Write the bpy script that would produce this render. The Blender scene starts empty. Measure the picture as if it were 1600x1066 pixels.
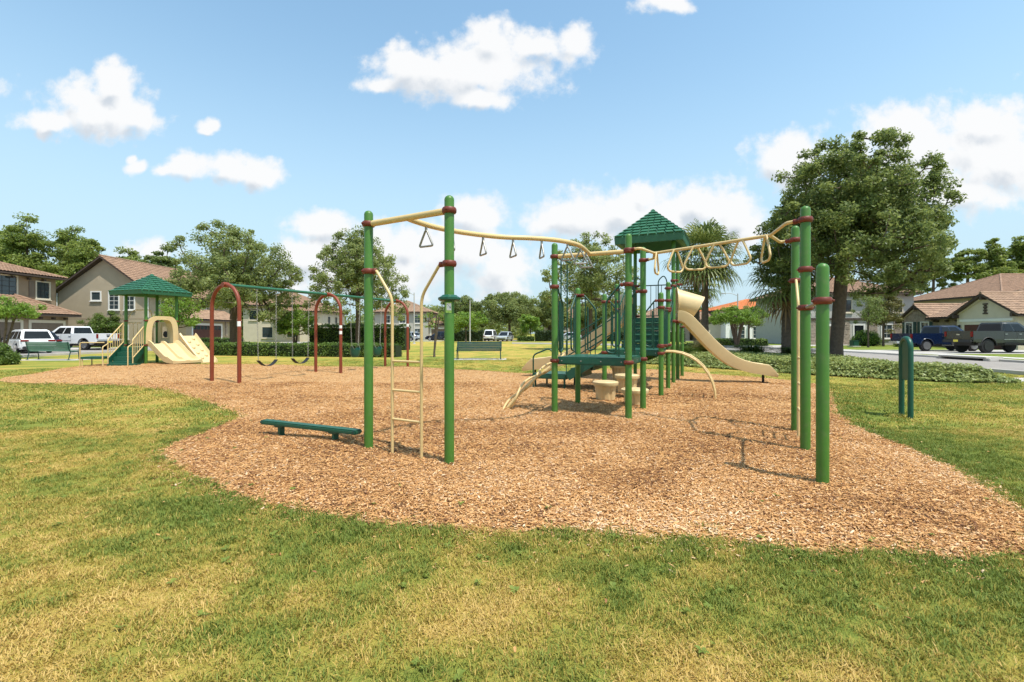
import bpy, bmesh, math, random
import numpy as np
from mathutils import Vector, Matrix
from mathutils.geometry import tessellate_polygon

R = math.radians
scene = bpy.context.scene
COL = scene.collection

# ------------------------------------------------------------------ camera
FOC, HOR, CAMH = 740.0, 520.5, 1.4          # focal length and horizon in photo pixels, eye height
cam_d = bpy.data.cameras.new('camera')
cam = bpy.data.objects.new('camera', cam_d); COL.objects.link(cam)
cam.location = (0, 0, CAMH); cam.rotation_euler = (R(90), 0, 0)
cam_d.sensor_width = 36; cam_d.lens = FOC / 1600 * 36
cam_d.shift_y = -(533 - HOR) / 1600
cam_d.clip_start = 0.05; cam_d.clip_end = 3000
scene.camera = cam

# ------------------------------------------------------------------ sun, sky, exposure
SUN_EL, SUN_AZ = 67.0, 136.0                # azimuth clockwise from +Y
sun_dir = Vector((math.sin(R(SUN_AZ)) * math.cos(R(SUN_EL)), math.cos(R(SUN_AZ)) * math.cos(R(SUN_EL)), math.sin(R(SUN_EL))))
sl = bpy.data.lights.new('sun', 'SUN'); sl.energy = 2.6; sl.angle = R(0.6); sl.color = (1.0, 0.95, 0.87)
so = bpy.data.objects.new('sun', sl); COL.objects.link(so)
so.rotation_euler = (-sun_dir).to_track_quat('-Z', 'Y').to_euler()
so.location = (10, -10, 30)
scene.view_settings.view_transform = 'Standard'; scene.view_settings.look = 'None'
scene.view_settings.gamma = 1.0; scene.view_settings.use_curve_mapping = False
scene.view_settings.exposure = 1.15
scene.cycles.use_adaptive_sampling = True
scene.cycles.adaptive_threshold = 0.02
scene.cycles.max_bounces = 6; scene.cycles.transparent_max_bounces = 8
scene.cycles.use_denoising = True
try: scene.cycles.denoiser = 'OPENIMAGEDENOISE'
except Exception: pass

CLOUDS = [  # ellipses of cumulus on the front tangent plane, in photo pixels
 (150,170,80,42),(178,128,38,34),(80,188,50,18),(215,178,30,22),(120,150,45,34),(66,206,14,14),
 (328,196,17,11),(322,204,12,8),(207,257,22,11),(200,244,10,8),(300,262,55,22),(350,260,45,25),(402,268,36,24),(262,264,24,12),
 (735,108,120,46),(650,104,65,40),(598,126,44,15),(850,76,62,26),(770,66,48,28),(745,142,55,20),(888,66,30,22),
 (1042,2,42,15),
 (1000,338,140,42),(895,338,70,38),(1090,326,95,40),(1010,305,55,28),(850,348,34,24),(1150,350,60,34),
 (1240,262,62,44),(1440,235,110,62),(1560,245,110,72),(1400,200,62,34),(1545,196,95,36),(1490,300,130,28),(1300,250,50,30),
 (505,360,50,24),(735,335,62,30),(560,425,140,40),(700,400,125,44),(640,385,90,40),(480,400,50,30),(780,420,50,40),
 (232,390,46,18),(1700,260,120,70),(-90,140,80,40)]

world = bpy.data.worlds.new('World'); scene.world = world; world.use_nodes = True
try: world.cycles.sampling_method = 'NONE'
except Exception: pass
wn, wl = world.node_tree.nodes, world.node_tree.links
wn.clear()
def wmath(op, a, b=None, c=None):
    n = wn.new('ShaderNodeMath'); n.operation = op
    for i, v in enumerate((a, b, c)):
        if v is None: continue
        if isinstance(v, (int, float)): n.inputs[i].default_value = v
        else: wl.new(v, n.inputs[i])
    return n.outputs[0]
def wvec(op, a, b=None):
    n = wn.new('ShaderNodeVectorMath'); n.operation = op
    for i, v in enumerate((a, b)):
        if v is None: continue
        if isinstance(v, tuple): n.inputs[i].default_value = v
        else: wl.new(v, n.inputs[i])
    return n
out = wn.new('ShaderNodeOutputWorld')
sky = wn.new('ShaderNodeTexSky'); sky.sky_type = 'NISHITA'; sky.sun_disc = False
sky.sun_elevation = R(SUN_EL); sky.sun_rotation = R(SUN_AZ)
sky.air_density = 1.0; sky.dust_density = 0.8; sky.ozone_density = 0.3; sky.altitude = 0
bg = wn.new('ShaderNodeBackground'); bg.inputs[1].default_value = 0.122
haze_tint = wn.new('ShaderNodeMix'); haze_tint.data_type = 'RGBA'; haze_tint.blend_type = 'MULTIPLY'; haze_tint.inputs[0].default_value = 1.0
wl.new(sky.outputs[0], haze_tint.inputs[6]); haze_tint.inputs[7].default_value = (0.93, 1.065, 0.955, 1)   # humid, slightly cyan air
tc = wn.new('ShaderNodeTexCoord')
sep = wn.new('ShaderNodeSeparateXYZ'); wl.new(tc.outputs['Generated'], sep.inputs[0])
ay = wmath('MAXIMUM', wmath('ABSOLUTE', sep.outputs[1]), 0.02)
cmb = wn.new('ShaderNodeCombineXYZ')
wl.new(wmath('DIVIDE', sep.outputs[0], ay), cmb.inputs[0]); wl.new(wmath('DIVIDE', sep.outputs[2], ay), cmb.inputs[1])
# pale humid haze that thickens towards the horizon
hz = wn.new('ShaderNodeMapRange'); hz.interpolation_type = 'SMOOTHERSTEP'; wl.new(sep.outputs[2], hz.inputs[0])
hz.inputs[1].default_value = 0.66; hz.inputs[2].default_value = -0.10; hz.inputs[3].default_value = 0.0; hz.inputs[4].default_value = 0.97
hm = wn.new('ShaderNodeMix'); hm.data_type = 'RGBA'; wl.new(hz.outputs[0], hm.inputs[0]); wl.new(haze_tint.outputs[2], hm.inputs[6]); hm.inputs[7].default_value = (2.10, 2.72, 3.18, 1)
wl.new(hm.outputs[2], bg.inputs[0])
def wnoise(scale, detail, rough=0.55, off=(0, 0, 0)):
    n = wn.new('ShaderNodeTexNoise'); n.inputs['Scale'].default_value = scale
    n.inputs['Detail'].default_value = detail; n.inputs['Roughness'].default_value = rough
    wl.new(wvec('ADD', cmb.outputs[0], off).outputs[0], n.inputs['Vector']); return n
w1 = wnoise(6, 4)
warp = wvec('SCALE', wvec('SUBTRACT', w1.outputs['Color'], (0.5, 0.5, 0.5)).outputs[0]); warp.inputs['Scale'].default_value = 0.07
P = wvec('MULTIPLY', wvec('ADD', cmb.outputs[0], warp.outputs[0]).outputs[0], (1, 1, 0)).outputs[0]
P2 = wvec('ADD', P, (0.012, 0.030, 0)).outputs[0]      # a little further towards the sun
field = field2 = None
for (cx, cy, rx, ry) in CLOUDS:
    c = ((cx - 800) / FOC, (HOR - cy) / FOC, 0); r = (rx * 1.13 / FOC, ry * 1.13 / FOC, 1)
    f = wmath('SUBTRACT', 1.0, wvec('LENGTH', wvec('DIVIDE', wvec('SUBTRACT', P, c).outputs[0], r).outputs[0]).outputs['Value'])
    g = wmath('SUBTRACT', 1.0, wvec('LENGTH', wvec('DIVIDE', wvec('SUBTRACT', P2, c).outputs[0], r).outputs[0]).outputs['Value'])
    field = f if field is None else wmath('SMOOTH_MAX', field, f, 0.3)
    field2 = g if field2 is None else wmath('SMOOTH_MAX', field2, g, 0.3)
def puffs(scale, off):
    v_ = wn.new('ShaderNodeTexVoronoi'); v_.feature = 'SMOOTH_F1'; v_.inputs['Scale'].default_value = scale; v_.inputs['Smoothness'].default_value = 0.35
    ws = wvec('SCALE', wvec('SUBTRACT', wdet.outputs['Color'], (0.5, 0.5, 0.5)).outputs[0]); ws.inputs['Scale'].default_value = 0.8 / scale
    wl.new(wvec('ADD', wvec('ADD', cmb.outputs[0], ws.outputs[0]).outputs[0], off).outputs[0], v_.inputs['Vector']); return wmath('SUBTRACT', 0.5, v_.outputs['Distance'])
wdet = wnoise(30, 5, 0.6, (1, 5, 0))
n2 = wnoise(8, 9, 0.58, (3, 1, 0)); n3 = wnoise(34, 7, 0.62, (7, 2, 0))
pa, pb_ = puffs(16, (2, 3, 0)), puffs(38, (5, 1, 0))
pa2 = puffs(16, (2 + 0.010, 3 + 0.024, 0))
dens = wmath('ADD', field, wmath('MULTIPLY', wmath('SUBTRACT', n2.outputs[0], 0.5), 1.25))
dens = wmath('ADD', dens, wmath('MULTIPLY', wmath('SUBTRACT', n3.outputs[0], 0.5), 0.95))
dens = wmath('ADD', dens, wmath('ADD', wmath('MULTIPLY', pa, 0.55), wmath('MULTIPLY', pb_, 0.28)))
mr = wn.new('ShaderNodeMapRange'); mr.interpolation_type = 'SMOOTHSTEP'
wl.new(dens, mr.inputs[0]); mr.inputs[1].default_value = -0.22; mr.inputs[2].default_value = 0.48
mr.inputs[3].default_value = 0; mr.inputs[4].default_value = 0.98
mask = mr.outputs[0]
# self-shadowing of the clouds: more cloud between here and the sun means greyer
rel = wmath('ADD', wmath('MULTIPLY', wmath('SUBTRACT', field2, field), 1.6), wmath('MULTIPLY', wmath('SUBTRACT', pa2, pa), 1.1))
thick = wmath('ADD', wmath('MULTIPLY', wmath('SUBTRACT', dens, 0.55), 0.5), rel)
cr = wn.new('ShaderNodeMapRange'); cr.interpolation_type = 'SMOOTHSTEP'; wl.new(thick, cr.inputs[0])
cr.inputs[1].default_value = -0.05; cr.inputs[2].default_value = 1.0; cr.inputs[3].default_value = 0; cr.inputs[4].default_value = 1
cm = wn.new('ShaderNodeMix'); cm.data_type = 'RGBA'; wl.new(cr.outputs[0], cm.inputs[0])
cm.inputs[6].default_value = (0.84, 0.845, 0.85, 1); cm.inputs[7].default_value = (0.56, 0.61, 0.67, 1)
bgc = wn.new('ShaderNodeBackground'); wl.new(cm.outputs[2], bgc.inputs[0]); bgc.inputs[1].default_value = 0.525
mx = wn.new('ShaderNodeMixShader'); wl.new(mask, mx.inputs[0]); wl.new(bg.outputs[0], mx.inputs[1]); wl.new(bgc.outputs[0], mx.inputs[2])
wl.new(mx.outputs[0], out.inputs[0])

# ------------------------------------------------------------------ helpers
def G(px, py):
    """the ground point seen at a photo pixel"""
    d = FOC * CAMH / (py - HOR); return ((px - 800) / FOC * d, d)

def mat(name, col, rough=0.6, var=0.12, scale=6.0, bump=0.0, bscale=60.0, metal=0.0, spec=0.4, coat=0.0, dirt=0.0, dirtcol=(0.25, 0.2, 0.13)):
    m = bpy.data.materials.new(name); m.use_nodes = True
    n, l = m.node_tree.nodes, m.node_tree.links; b = n['Principled BSDF']
    b.inputs['Roughness'].default_value = rough; b.inputs['Metallic'].default_value = metal
    b.inputs['Specular IOR Level'].default_value = spec; b.inputs['Coat Weight'].default_value = coat
    g = n.new('ShaderNodeNewGeometry')
    t = n.new('ShaderNodeTexNoise'); t.inputs['Scale'].default_value = scale; t.inputs['Detail'].default_value = 5
    l.new(g.outputs['Position'], t.inputs['Vector'])
    mm = n.new('ShaderNodeMix'); mm.data_type = 'RGBA'; l.new(t.outputs[0], mm.inputs[0])
    mm.inputs[6].default_value = tuple(max(0, c * (1 - var * 1.6)) for c in col) + (1,)
    mm.inputs[7].default_value = tuple(min(1, c * (1 + var * 1.6)) for c in col) + (1,)
    o = mm.outputs[2]
    if dirt > 0:
        t2 = n.new('ShaderNodeTexNoise'); t2.inputs['Scale'].default_value = scale * 3.1; t2.inputs['Detail'].default_value = 8; t2.inputs['Roughness'].default_value = 0.7
        l.new(g.outputs['Position'], t2.inputs['Vector'])
        mp = n.new('ShaderNodeMapRange'); l.new(t2.outputs[0], mp.inputs[0]); mp.inputs[1].default_value = 0.5; mp.inputs[2].default_value = 0.75; mp.inputs[4].default_value = dirt
        md = n.new('ShaderNodeMix'); md.data_type = 'RGBA'; l.new(mp.outputs[0], md.inputs[0]); l.new(o, md.inputs[6]); md.inputs[7].default_value = dirtcol + (1,)
        o = md.outputs[2]
    l.new(o, b.inputs['Base Color'])
    if bump > 0:
        tb = n.new('ShaderNodeTexNoise'); tb.inputs['Scale'].default_value = bscale; tb.inputs['Detail'].default_value = 4
        l.new(g.outputs['Position'], tb.inputs['Vector'])
        bp = n.new('ShaderNodeBump'); bp.inputs['Strength'].default_value = bump; bp.inputs['Distance'].default_value = 0.02
        l.new(tb.outputs[0], bp.inputs['Height']); l.new(bp.outputs[0], b.inputs['Normal'])
    return m

def leafmat(name, c0, c1, trans=0.3, attr='v', atype='GEOMETRY', rough=0.45, ctrans=None):
    m = bpy.data.materials.new(name); m.use_nodes = True
    n, l = m.node_tree.nodes, m.node_tree.links; b = n['Principled BSDF']; o = n['Material Output']
    a = n.new('ShaderNodeAttribute'); a.attribute_name = attr; a.attribute_type = atype
    mm = n.new('ShaderNodeMix'); mm.data_type = 'RGBA'; l.new(a.outputs['Fac'], mm.inputs[0])
    mm.inputs[6].default_value = c0 + (1,); mm.inputs[7].default_value = c1 + (1,)
    l.new(mm.outputs[2], b.inputs['Base Color']); b.inputs['Roughness'].default_value = rough; b.inputs['Specular IOR Level'].default_value = 0.3
    t = n.new('ShaderNodeBsdfTranslucent')
    hs = n.new('ShaderNodeHueSaturation'); hs.inputs['Hue'].default_value = 0.485; hs.inputs['Value'].default_value = 1.5; l.new(mm.outputs[2], hs.inputs['Color'])
    l.new(hs.outputs[0], t.inputs['Color'])
    ms = n.new('ShaderNodeMixShader'); ms.inputs[0].default_value = trans
    l.new(b.outputs[0], ms.inputs[1]); l.new(t.outputs[0], ms.inputs[2]); l.new(ms.outputs[0], o.inputs['Surface'])
    return m

def rootloc(p):
    v = Vector((0, 0, 0))
    while p is not None: v += p.location; p = p.parent
    return v

def tag(o, label=None, cat=None, group=None, kind=None):
    if label: o['label'] = label
    if cat: o['category'] = cat
    if group: o['group'] = group
    if kind: o['kind'] = kind
    return o
def thing(name, label, cat, loc=(0, 0, 0), group=None, rz=0.0):
    o = bpy.data.objects.new(name, None); COL.objects.link(o); o.empty_display_size = 0.2
    o.location = loc; o.rotation_euler = (0, 0, rz); return tag(o, label, cat, group)
def link(name, me, parent=None):
    o = bpy.data.objects.new(name, me); COL.objects.link(o); o.parent = parent; return o
def copy_tree(o, parent=None):
    c = o.copy(); COL.objects.link(c); c.parent = parent
    for ch in list(o.children): copy_tree(ch, c)
    return c

class MB:
    def __init__(s): s.v = []; s.f = []
    def add(s, vs, fs):
        k = len(s.v); s.v += [tuple(p) for p in vs]; s.f += [tuple(i + k for i in f) for f in fs]; return s
    def box(s, c, size, rz=0.0, rot=None):
        hx, hy, hz = [q / 2 for q in size]
        M = rot if rot is not None else Matrix.Rotation(rz, 3, 'Z')
        vs = [M @ Vector((x * hx, y * hy, z * hz)) + Vector(c) for z in (-1, 1) for x, y in ((-1, -1), (1, -1), (1, 1), (-1, 1))]
        return s.add(vs, [(3, 2, 1, 0), (4, 5, 6, 7), (0, 1, 5, 4), (1, 2, 6, 5), (2, 3, 7, 6), (3, 0, 4, 7)])
    def bar(s, a, b, w, h, up=(0, 0, 1)):
        a, b = Vector(a), Vector(b); d = b - a; L = d.length; d.normalize(); u = Vector(up)
        y = u.cross(d)
        if y.length < 1e-4: y = Vector((1, 0, 0)).cross(d)
        y.normalize(); z = d.cross(y)
        M = Matrix((d, y, z)).transposed()
        return s.box((a + b) / 2, (L, w, h), rot=M)
    def prism(s, poly, h0, h1):
        """flat polygon in xy between two heights"""
        n = len(poly)
        vs = [(x, y, h0) for x, y in poly] + [(x, y, h1) for x, y in poly]
        fs = [tuple(range(n - 1, -1, -1)), tuple(range(n, 2 * n))] + [(i, (i + 1) % n, n + (i + 1) % n, n + i) for i in range(n)]
        return s.add(vs, fs)
    def tube(s, pts, r, seg=10, closed=False, caps=True):
        pts = [Vector(p) for p in pts]; n = len(pts)
        rad = r if hasattr(r, '__len__') else [r] * n
        rings = []; prev = None
        for i, p in enumerate(pts):
            if closed: t = pts[(i + 1) % n] - pts[i - 1]
            else: t = pts[min(i + 1, n - 1)] - pts[max(i - 1, 0)]
            t.normalize()
            if prev is None:
                a = Vector((0, 0, 1)) if abs(t.z) < 0.9 else Vector((1, 0, 0))
                x = t.cross(a).normalized()
            else:
                x = prev - t * prev.dot(t)
                if x.length < 1e-5: x = t.orthogonal()
                x.normalize()
            prev = x; y = t.cross(x)
            rings.append([p + (x * math.cos(2 * math.pi * k / seg) + y * math.sin(2 * math.pi * k / seg)) * rad[i] for k in range(seg)])
        vs = [q for ring in rings for q in ring]; fs = []
        m = n if closed else n - 1
        for i in range(m):
            a, b = i * seg, ((i + 1) % n) * seg
            for k in range(seg): fs.append((a + k, a + (k + 1) % seg, b + (k + 1) % seg, b + k))
        if caps and not closed: fs += [tuple(range(seg - 1, -1, -1)), tuple(range((n - 1) * seg, n * seg))]
        return s.add(vs, fs)
    def lathe(s, prof, loc=(0, 0, 0), seg=20, M=None):
        """profile of (radius, height) turned about the local z axis"""
        vs, fs = [], []; n = len(prof)
        for r, z in prof:
            for k in range(seg):
                a = 2 * math.pi * k / seg; p = Vector((r * math.cos(a), r * math.sin(a), z))
                vs.append((M @ p if M is not None else p) + Vector(loc))
        for i in range(n - 1):
            for k in range(seg): fs.append((i * seg + k, i * seg + (k + 1) % seg, (i + 1) * seg + (k + 1) % seg, (i + 1) * seg + k))
        fs += [tuple(range(seg - 1, -1, -1)), tuple(range((n - 1) * seg, n * seg))]
        return s.add(vs, fs)
    def grid(s, rows, closed=False):
        """rows of points skinned into quads"""
        m = len(rows[0]); vs = [p for r in rows for p in r]; fs = []
        for i in range(len(rows) - 1):
            for k in range(m if closed else m - 1): fs.append((i * m + k, i * m + (k + 1) % m, (i + 1) * m + (k + 1) % m, (i + 1) * m + k))
        return s.add(vs, fs)
    def build(s, name, m, parent=None, smooth=None, bevel=0.0, bseg=2, solid=0.0):
        off = rootloc(parent)
        me = bpy.data.meshes.new(name)
        me.from_pydata([(a - off.x, b - off.y, c - off.z) for a, b, c in s.v], [], s.f)
        bm = bmesh.new(); bm.from_mesh(me)
        if solid: bmesh.ops.solidify(bm, geom=bm.faces[:], thickness=solid)
        bmesh.ops.recalc_face_normals(bm, faces=bm.faces[:])
        if bevel:
            es = [e for e in bm.edges if len(e.link_faces) == 2 and e.calc_face_angle(0) > R(30)]
            bmesh.ops.bevel(bm, geom=es, offset=bevel, segments=bseg, affect='EDGES', clamp_overlap=True)
        if smooth is not None:
            for f in bm.faces: f.smooth = True
            for e in bm.edges:
                if len(e.link_faces) == 2 and e.calc_face_angle(0) > R(smooth): e.smooth = False
        bm.to_mesh(me); bm.free()
        me.materials.append(m)
        return link(name, me, parent)

def smooth_path(pts, n=8, closed=False):
    """Catmull-Rom through the points"""
    pts = [Vector(p) for p in pts]; m = len(pts); out = []
    rng = range(m) if closed else range(m - 1)
    for i in rng:
        if closed: p0, p1, p2, p3 = pts[i - 1], pts[i], pts[(i + 1) % m], pts[(i + 2) % m]
        else: p0, p1, p2, p3 = pts[max(i - 1, 0)], pts[i], pts[i + 1], pts[min(i + 2, m - 1)]
        for k in range(n):
            t = k / n
            out.append(0.5 * ((2 * p1) + (p2 - p0) * t + (2 * p0 - 5 * p1 + 4 * p2 - p3) * t * t + (3 * p1 - p0 - 3 * p2 + p3) * t ** 3))
    if not closed: out.append(pts[-1])
    return out
def bend_path(pts, r=0.1, n=5, closed=False):
    """polyline with rounded corners"""
    pts = [Vector(p) for p in pts]; m = len(pts); out = []
    for i in range(m):
        if not closed and i in (0, m - 1): out.append(pts[i]); continue
        a, b, c = pts[i - 1], pts[i], pts[(i + 1) % m]
        d0, d1 = a - b, c - b; k = min(r, d0.length * 0.48, d1.length * 0.48)
        p, q = b + d0.normalized() * k, b + d1.normalized() * k
        for j in range(n + 1):
            t = j / n; out.append(p * (1 - t) ** 2 + b * 2 * t * (1 - t) + q * t * t)
    return out

def np_mesh(name, V, F, m, parent=None, attr=None, attrs_pt=None):
    """V (n,3), F (k,w) arrays -> object; attr = per-face float 'v'"""
    off = rootloc(parent); V = np.asarray(V, np.float32).reshape(-1, 3) - np.array(off, np.float32)
    F = np.asarray(F, np.int32); k, w = F.shape
    me = bpy.data.meshes.new(name)
    me.vertices.add(len(V)); me.vertices.foreach_set('co', V.ravel())
    me.loops.add(k * w); me.loops.foreach_set('vertex_index', F.ravel())
    me.polygons.add(k); me.polygons.foreach_set('loop_start', np.arange(0, k * w, w, dtype=np.int32))
    if attr is not None:
        a = me.attributes.new('v', 'FLOAT', 'FACE'); a.data.foreach_set('value', np.asarray(attr, np.float32))
    for nm, arr in (attrs_pt or {}).items():
        a = me.attributes.new(nm, 'FLOAT', 'POINT'); a.data.foreach_set('value', np.asarray(arr, np.float32))
    me.update(calc_edges=True); me.validate()
    if m: me.materials.append(m)
    return link(name, me, parent)

def _hash(ix, iy, seed):
    h = (ix.astype(np.int64) * 374761393 + iy.astype(np.int64) * 668265263 + seed * 1442695041) & 0x7fffffff
    h = ((h ^ (h >> 13)) * 1274126177) & 0x7fffffff
    return ((h ^ (h >> 16)) & 0xffff) / 65535.0
def noise2(x, y, seed=0):
    x = np.asarray(x, float); y = np.asarray(y, float)
    ix, iy = np.floor(x), np.floor(y); fx, fy = x - ix, y - iy
    fx = fx * fx * (3 - 2 * fx); fy = fy * fy * (3 - 2 * fy)
    a, b = _hash(ix, iy, seed), _hash(ix + 1, iy, seed); c, d = _hash(ix, iy + 1, seed), _hash(ix + 1, iy + 1, seed)
    return (a * (1 - fx) + b * fx) * (1 - fy) + (c * (1 - fx) + d * fx) * fy
def fbm(x, y, sc, seed=0, oc=4):
    s = 0; a = 0.5; t = 0
    for i in range(oc): s = s + a * noise2(np.asarray(x) * sc, np.asarray(y) * sc, seed + i * 17); t += a; a *= 0.5; sc *= 2.03
    return s / t
def inside(poly, x, y):
    c = np.zeros(np.shape(x), bool); n = len(poly)
    for i in range(n):
        x0, y0 = poly[i]; x1, y1 = poly[i - 1]
        t = ((y0 > y) != (y1 > y)); c ^= t & (x < (x1 - x0) * (y - y0) / (y1 - y0 + 1e-12) + x0)
    return c
def edge_dist(poly, x, y):
    d = np.full(np.shape(x), 1e9)
    for i in range(len(poly)):
        x0, y0 = poly[i - 1]; x1, y1 = poly[i]; dx, dy = x1 - x0, y1 - y0
        t = np.clip(((x - x0) * dx + (y - y0) * dy) / (dx * dx + dy * dy + 1e-12), 0, 1)
        d = np.minimum(d, np.hypot(x - x0 - t * dx, y - y0 - t * dy))
    return d

# ------------------------------------------------------------------ materials
M = {}
M['post'] = mat('post_green', (0.058, 0.168, 0.022), 0.42, 0.12, 4, 0.03, 160, dirt=0.34, dirtcol=(0.16, 0.17, 0.09))
M['dkgreen'] = mat('dark_green_plastic', (0.010, 0.080, 0.047), 0.40, 0.10, 4, 0.03, 120, dirt=0.18, dirtcol=(0.10, 0.15, 0.11))
M['roofgreen'] = mat('roof_green_plastic', (0.026, 0.120, 0.062), 0.46, 0.14, 5, 0.03, 120, dirt=0.2, dirtcol=(0.12, 0.19, 0.14))
M['railgreen'] = mat('rail_green', (0.010, 0.062, 0.038), 0.35, 0.08, 4)
M['beige'] = mat('beige_plastic', (0.62, 0.47, 0.245), 0.42, 0.05, 3, 0.02, 90, dirt=0.16, dirtcol=(0.40, 0.26, 0.12))
M['beigepipe'] = mat('beige_pipe', (0.60, 0.44, 0.20), 0.38, 0.06, 4, dirt=0.1, dirtcol=(0.35, 0.23, 0.1))
M['maroon'] = mat('maroon_clamp', (0.145, 0.027, 0.013), 0.5, 0.12, 8, 0.04, 150, dirt=0.2, dirtcol=(0.24, 0.10, 0.07))
M['swingred'] = mat('swing_red', (0.200, 0.040, 0.015), 0.5, 0.10, 3, dirt=0.15, dirtcol=(0.3, 0.12, 0.07))
M['steel'] = mat('grey_steel', (0.30, 0.29, 0.26), 0.4, 0.1, 10, metal=0.6)
M['black'] = mat('black_rubber', (0.015, 0.015, 0.016), 0.7, 0.2, 10)
M['bench'] = mat('bench_teal', (0.12, 0.25, 0.20), 0.45, 0.14, 5, dirt=0.25, dirtcol=(0.14, 0.19, 0.16))
M['bench_dark'] = mat('bench_dark', (0.012, 0.050, 0.042), 0.45, 0.15, 5)
M['white'] = mat('white_paint', (0.78, 0.77, 0.74), 0.5, 0.04, 4)
M['sticker'] = mat('lime_sticker', (0.40, 0.62, 0.13), 0.5, 0.05)
M['bark'] = mat('bark', (0.105, 0.075, 0.052), 0.9, 0.35, 9, 0.9, 22)
M['barkpine'] = mat('pine_bark', (0.11, 0.075, 0.05), 0.9, 0.3, 6, 0.5, 12)
M['palmbark'] = mat('palm_bark', (0.12, 0.09, 0.065), 0.9, 0.35, 9, 0.9, 18)
M['glass'] = mat('dark_glass', (0.012, 0.015, 0.017), 0.10, 0.3, 2, spec=0.28)
M['winglass'] = mat('window_glass', (0.035, 0.05, 0.055), 0.08, 0.4, 0.8, spec=0.8)
M['trim'] = mat('cream_trim', (0.60, 0.53, 0.41), 0.7, 0.06, 3)
M['wtrim'] = mat('white_trim', (0.70, 0.68, 0.63), 0.7, 0.05, 3)
M['stucco_brown'] = mat('brown_stucco', (0.30, 0.215, 0.140), 0.9, 0.08, 2, 0.4, 40)
M['stucco_tan'] = mat('tan_stucco', (0.38, 0.31, 0.215), 0.9, 0.08, 1.5, 0.4, 40)
M['stucco_cream'] = mat('cream_stucco', (0.56, 0.49, 0.375), 0.9, 0.07, 2, 0.4, 40)
M['stucco_grey'] = mat('grey_stucco', (0.42, 0.40, 0.36), 0.9, 0.07, 2, 0.4, 40)
M['tile'] = mat('brown_tile', (0.27, 0.165, 0.105), 0.85, 0.42, 2.6, 0.3, 20, dirt=0.5, dirtcol=(0.14, 0.10, 0.075))
M['tile_r'] = mat('terracotta_tile', (0.31, 0.200, 0.130), 0.85, 0.40, 2.4, 0.3, 20, dirt=0.5, dirtcol=(0.22, 0.16, 0.12))
M['tile_o'] = mat('orange_tile', (0.58, 0.20, 0.07), 0.85, 0.25, 2, 0.3, 20)
M['fascia'] = mat('dark_fascia', (0.065, 0.045, 0.034), 0.7, 0.15, 5)
M['garage_red'] = mat('garage_red_brown', (0.085, 0.025, 0.018), 0.5, 0.15, 3)
M['garage_brown'] = mat('garage_taupe', (0.17, 0.125, 0.09), 0.6, 0.1, 3)
M['stone'] = mat('stone_veneer', (0.34, 0.275, 0.215), 0.9, 0.42, 3.5, 0.6, 30, dirt=0.4, dirtcol=(0.13, 0.12, 0.11))
M['mortar'] = mat('mortar', (0.22, 0.2, 0.175), 0.95, 0.1, 8)
M['concrete'] = mat('concrete', (0.48, 0.45, 0.41), 0.9, 0.12, 1.5, 0.3, 60)
M['asphalt'] = mat('asphalt', (0.27, 0.245, 0.22), 0.92, 0.14, 0.8, 0.5, 90)
M['drive'] = mat('driveway_concrete', (0.40, 0.375, 0.34), 0.9, 0.14, 0.7, 0.3, 60)
M['pole'] = mat('pole_grey', (0.42, 0.41, 0.39), 0.5, 0.05)
M['tyre'] = M['black']
M['rim'] = mat('alloy_rim', (0.45, 0.45, 0.46), 0.3, 0.05, metal=0.8)
M['rim_dark'] = mat('dark_rim', (0.04, 0.04, 0.042), 0.35, 0.05, metal=0.5)
M['chrome'] = mat('chrome', (0.62, 0.62, 0.63), 0.2, 0.03, metal=0.9)
M['tail'] = mat('tail_lamp', (0.20, 0.008, 0.008), 0.2, 0.05)
M['plate'] = mat('plate_white', (0.72, 0.73, 0.66), 0.5, 0.05)
M['yellow'] = mat('yellow_plate', (0.75, 0.62, 0.08), 0.5, 0.05)
def paint(name, c): return mat(name, c, 0.22, 0.04, 2, coat=0.6, spec=0.5)
M['car_white'] = paint('white_car_paint', (0.75, 0.75, 0.75)); M['car_blue'] = paint('blue_car_paint', (0.005, 0.013, 0.042))
M['car_grey'] = paint('grey_car_paint', (0.026, 0.029, 0.027)); M['car_silver'] = paint('silver_car_paint', (0.42, 0.46, 0.50))
M['car_navy'] = paint('navy_car_paint', (0.014, 0.018, 0.035)); M['plastic'] = mat('black_plastic', (0.03, 0.03, 0.031), 0.6, 0.1)
M['oak'] = leafmat('oak_leaves', (0.075, 0.115, 0.030), (0.245, 0.295, 0.088), 0.46)
M['oak2'] = leafmat('mid_oak_leaves', (0.115, 0.165, 0.046), (0.310, 0.350, 0.125), 0.50)
M['pine'] = leafmat('pine_leaves', (0.100, 0.155, 0.030), (0.270, 0.320, 0.075), 0.46)
M['myrtle'] = leafmat('myrtle_leaves', (0.10, 0.20, 0.022), (0.23, 0.33, 0.05), 0.35)
M['hedge'] = leafmat('hedge_leaves', (0.040, 0.085, 0.014), (0.155, 0.225, 0.04), 0.25)
M['hedge_dark'] = leafmat('dark_hedge_leaves', (0.018, 0.040, 0.012), (0.055, 0.085, 0.025), 0.2)
M['cover'] = leafmat('ground_cover_leaves', (0.085, 0.135, 0.028), (0.37, 0.40, 0.13), 0.25)
M['palm'] = leafmat('palm_fronds', (0.075, 0.12, 0.026), (0.27, 0.31, 0.095), 0.25)
M['palmdead'] = leafmat('dry_fronds', (0.16, 0.10, 0.045), (0.30, 0.20, 0.09), 0.2)
M['olive'] = leafmat('olive_leaves', (0.075, 0.085, 0.018), (0.20, 0.18, 0.05), 0.3)
M['core'] = mat('hedge_core', (0.02, 0.032, 0.010), 1.0, 0.3, 6)
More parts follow.
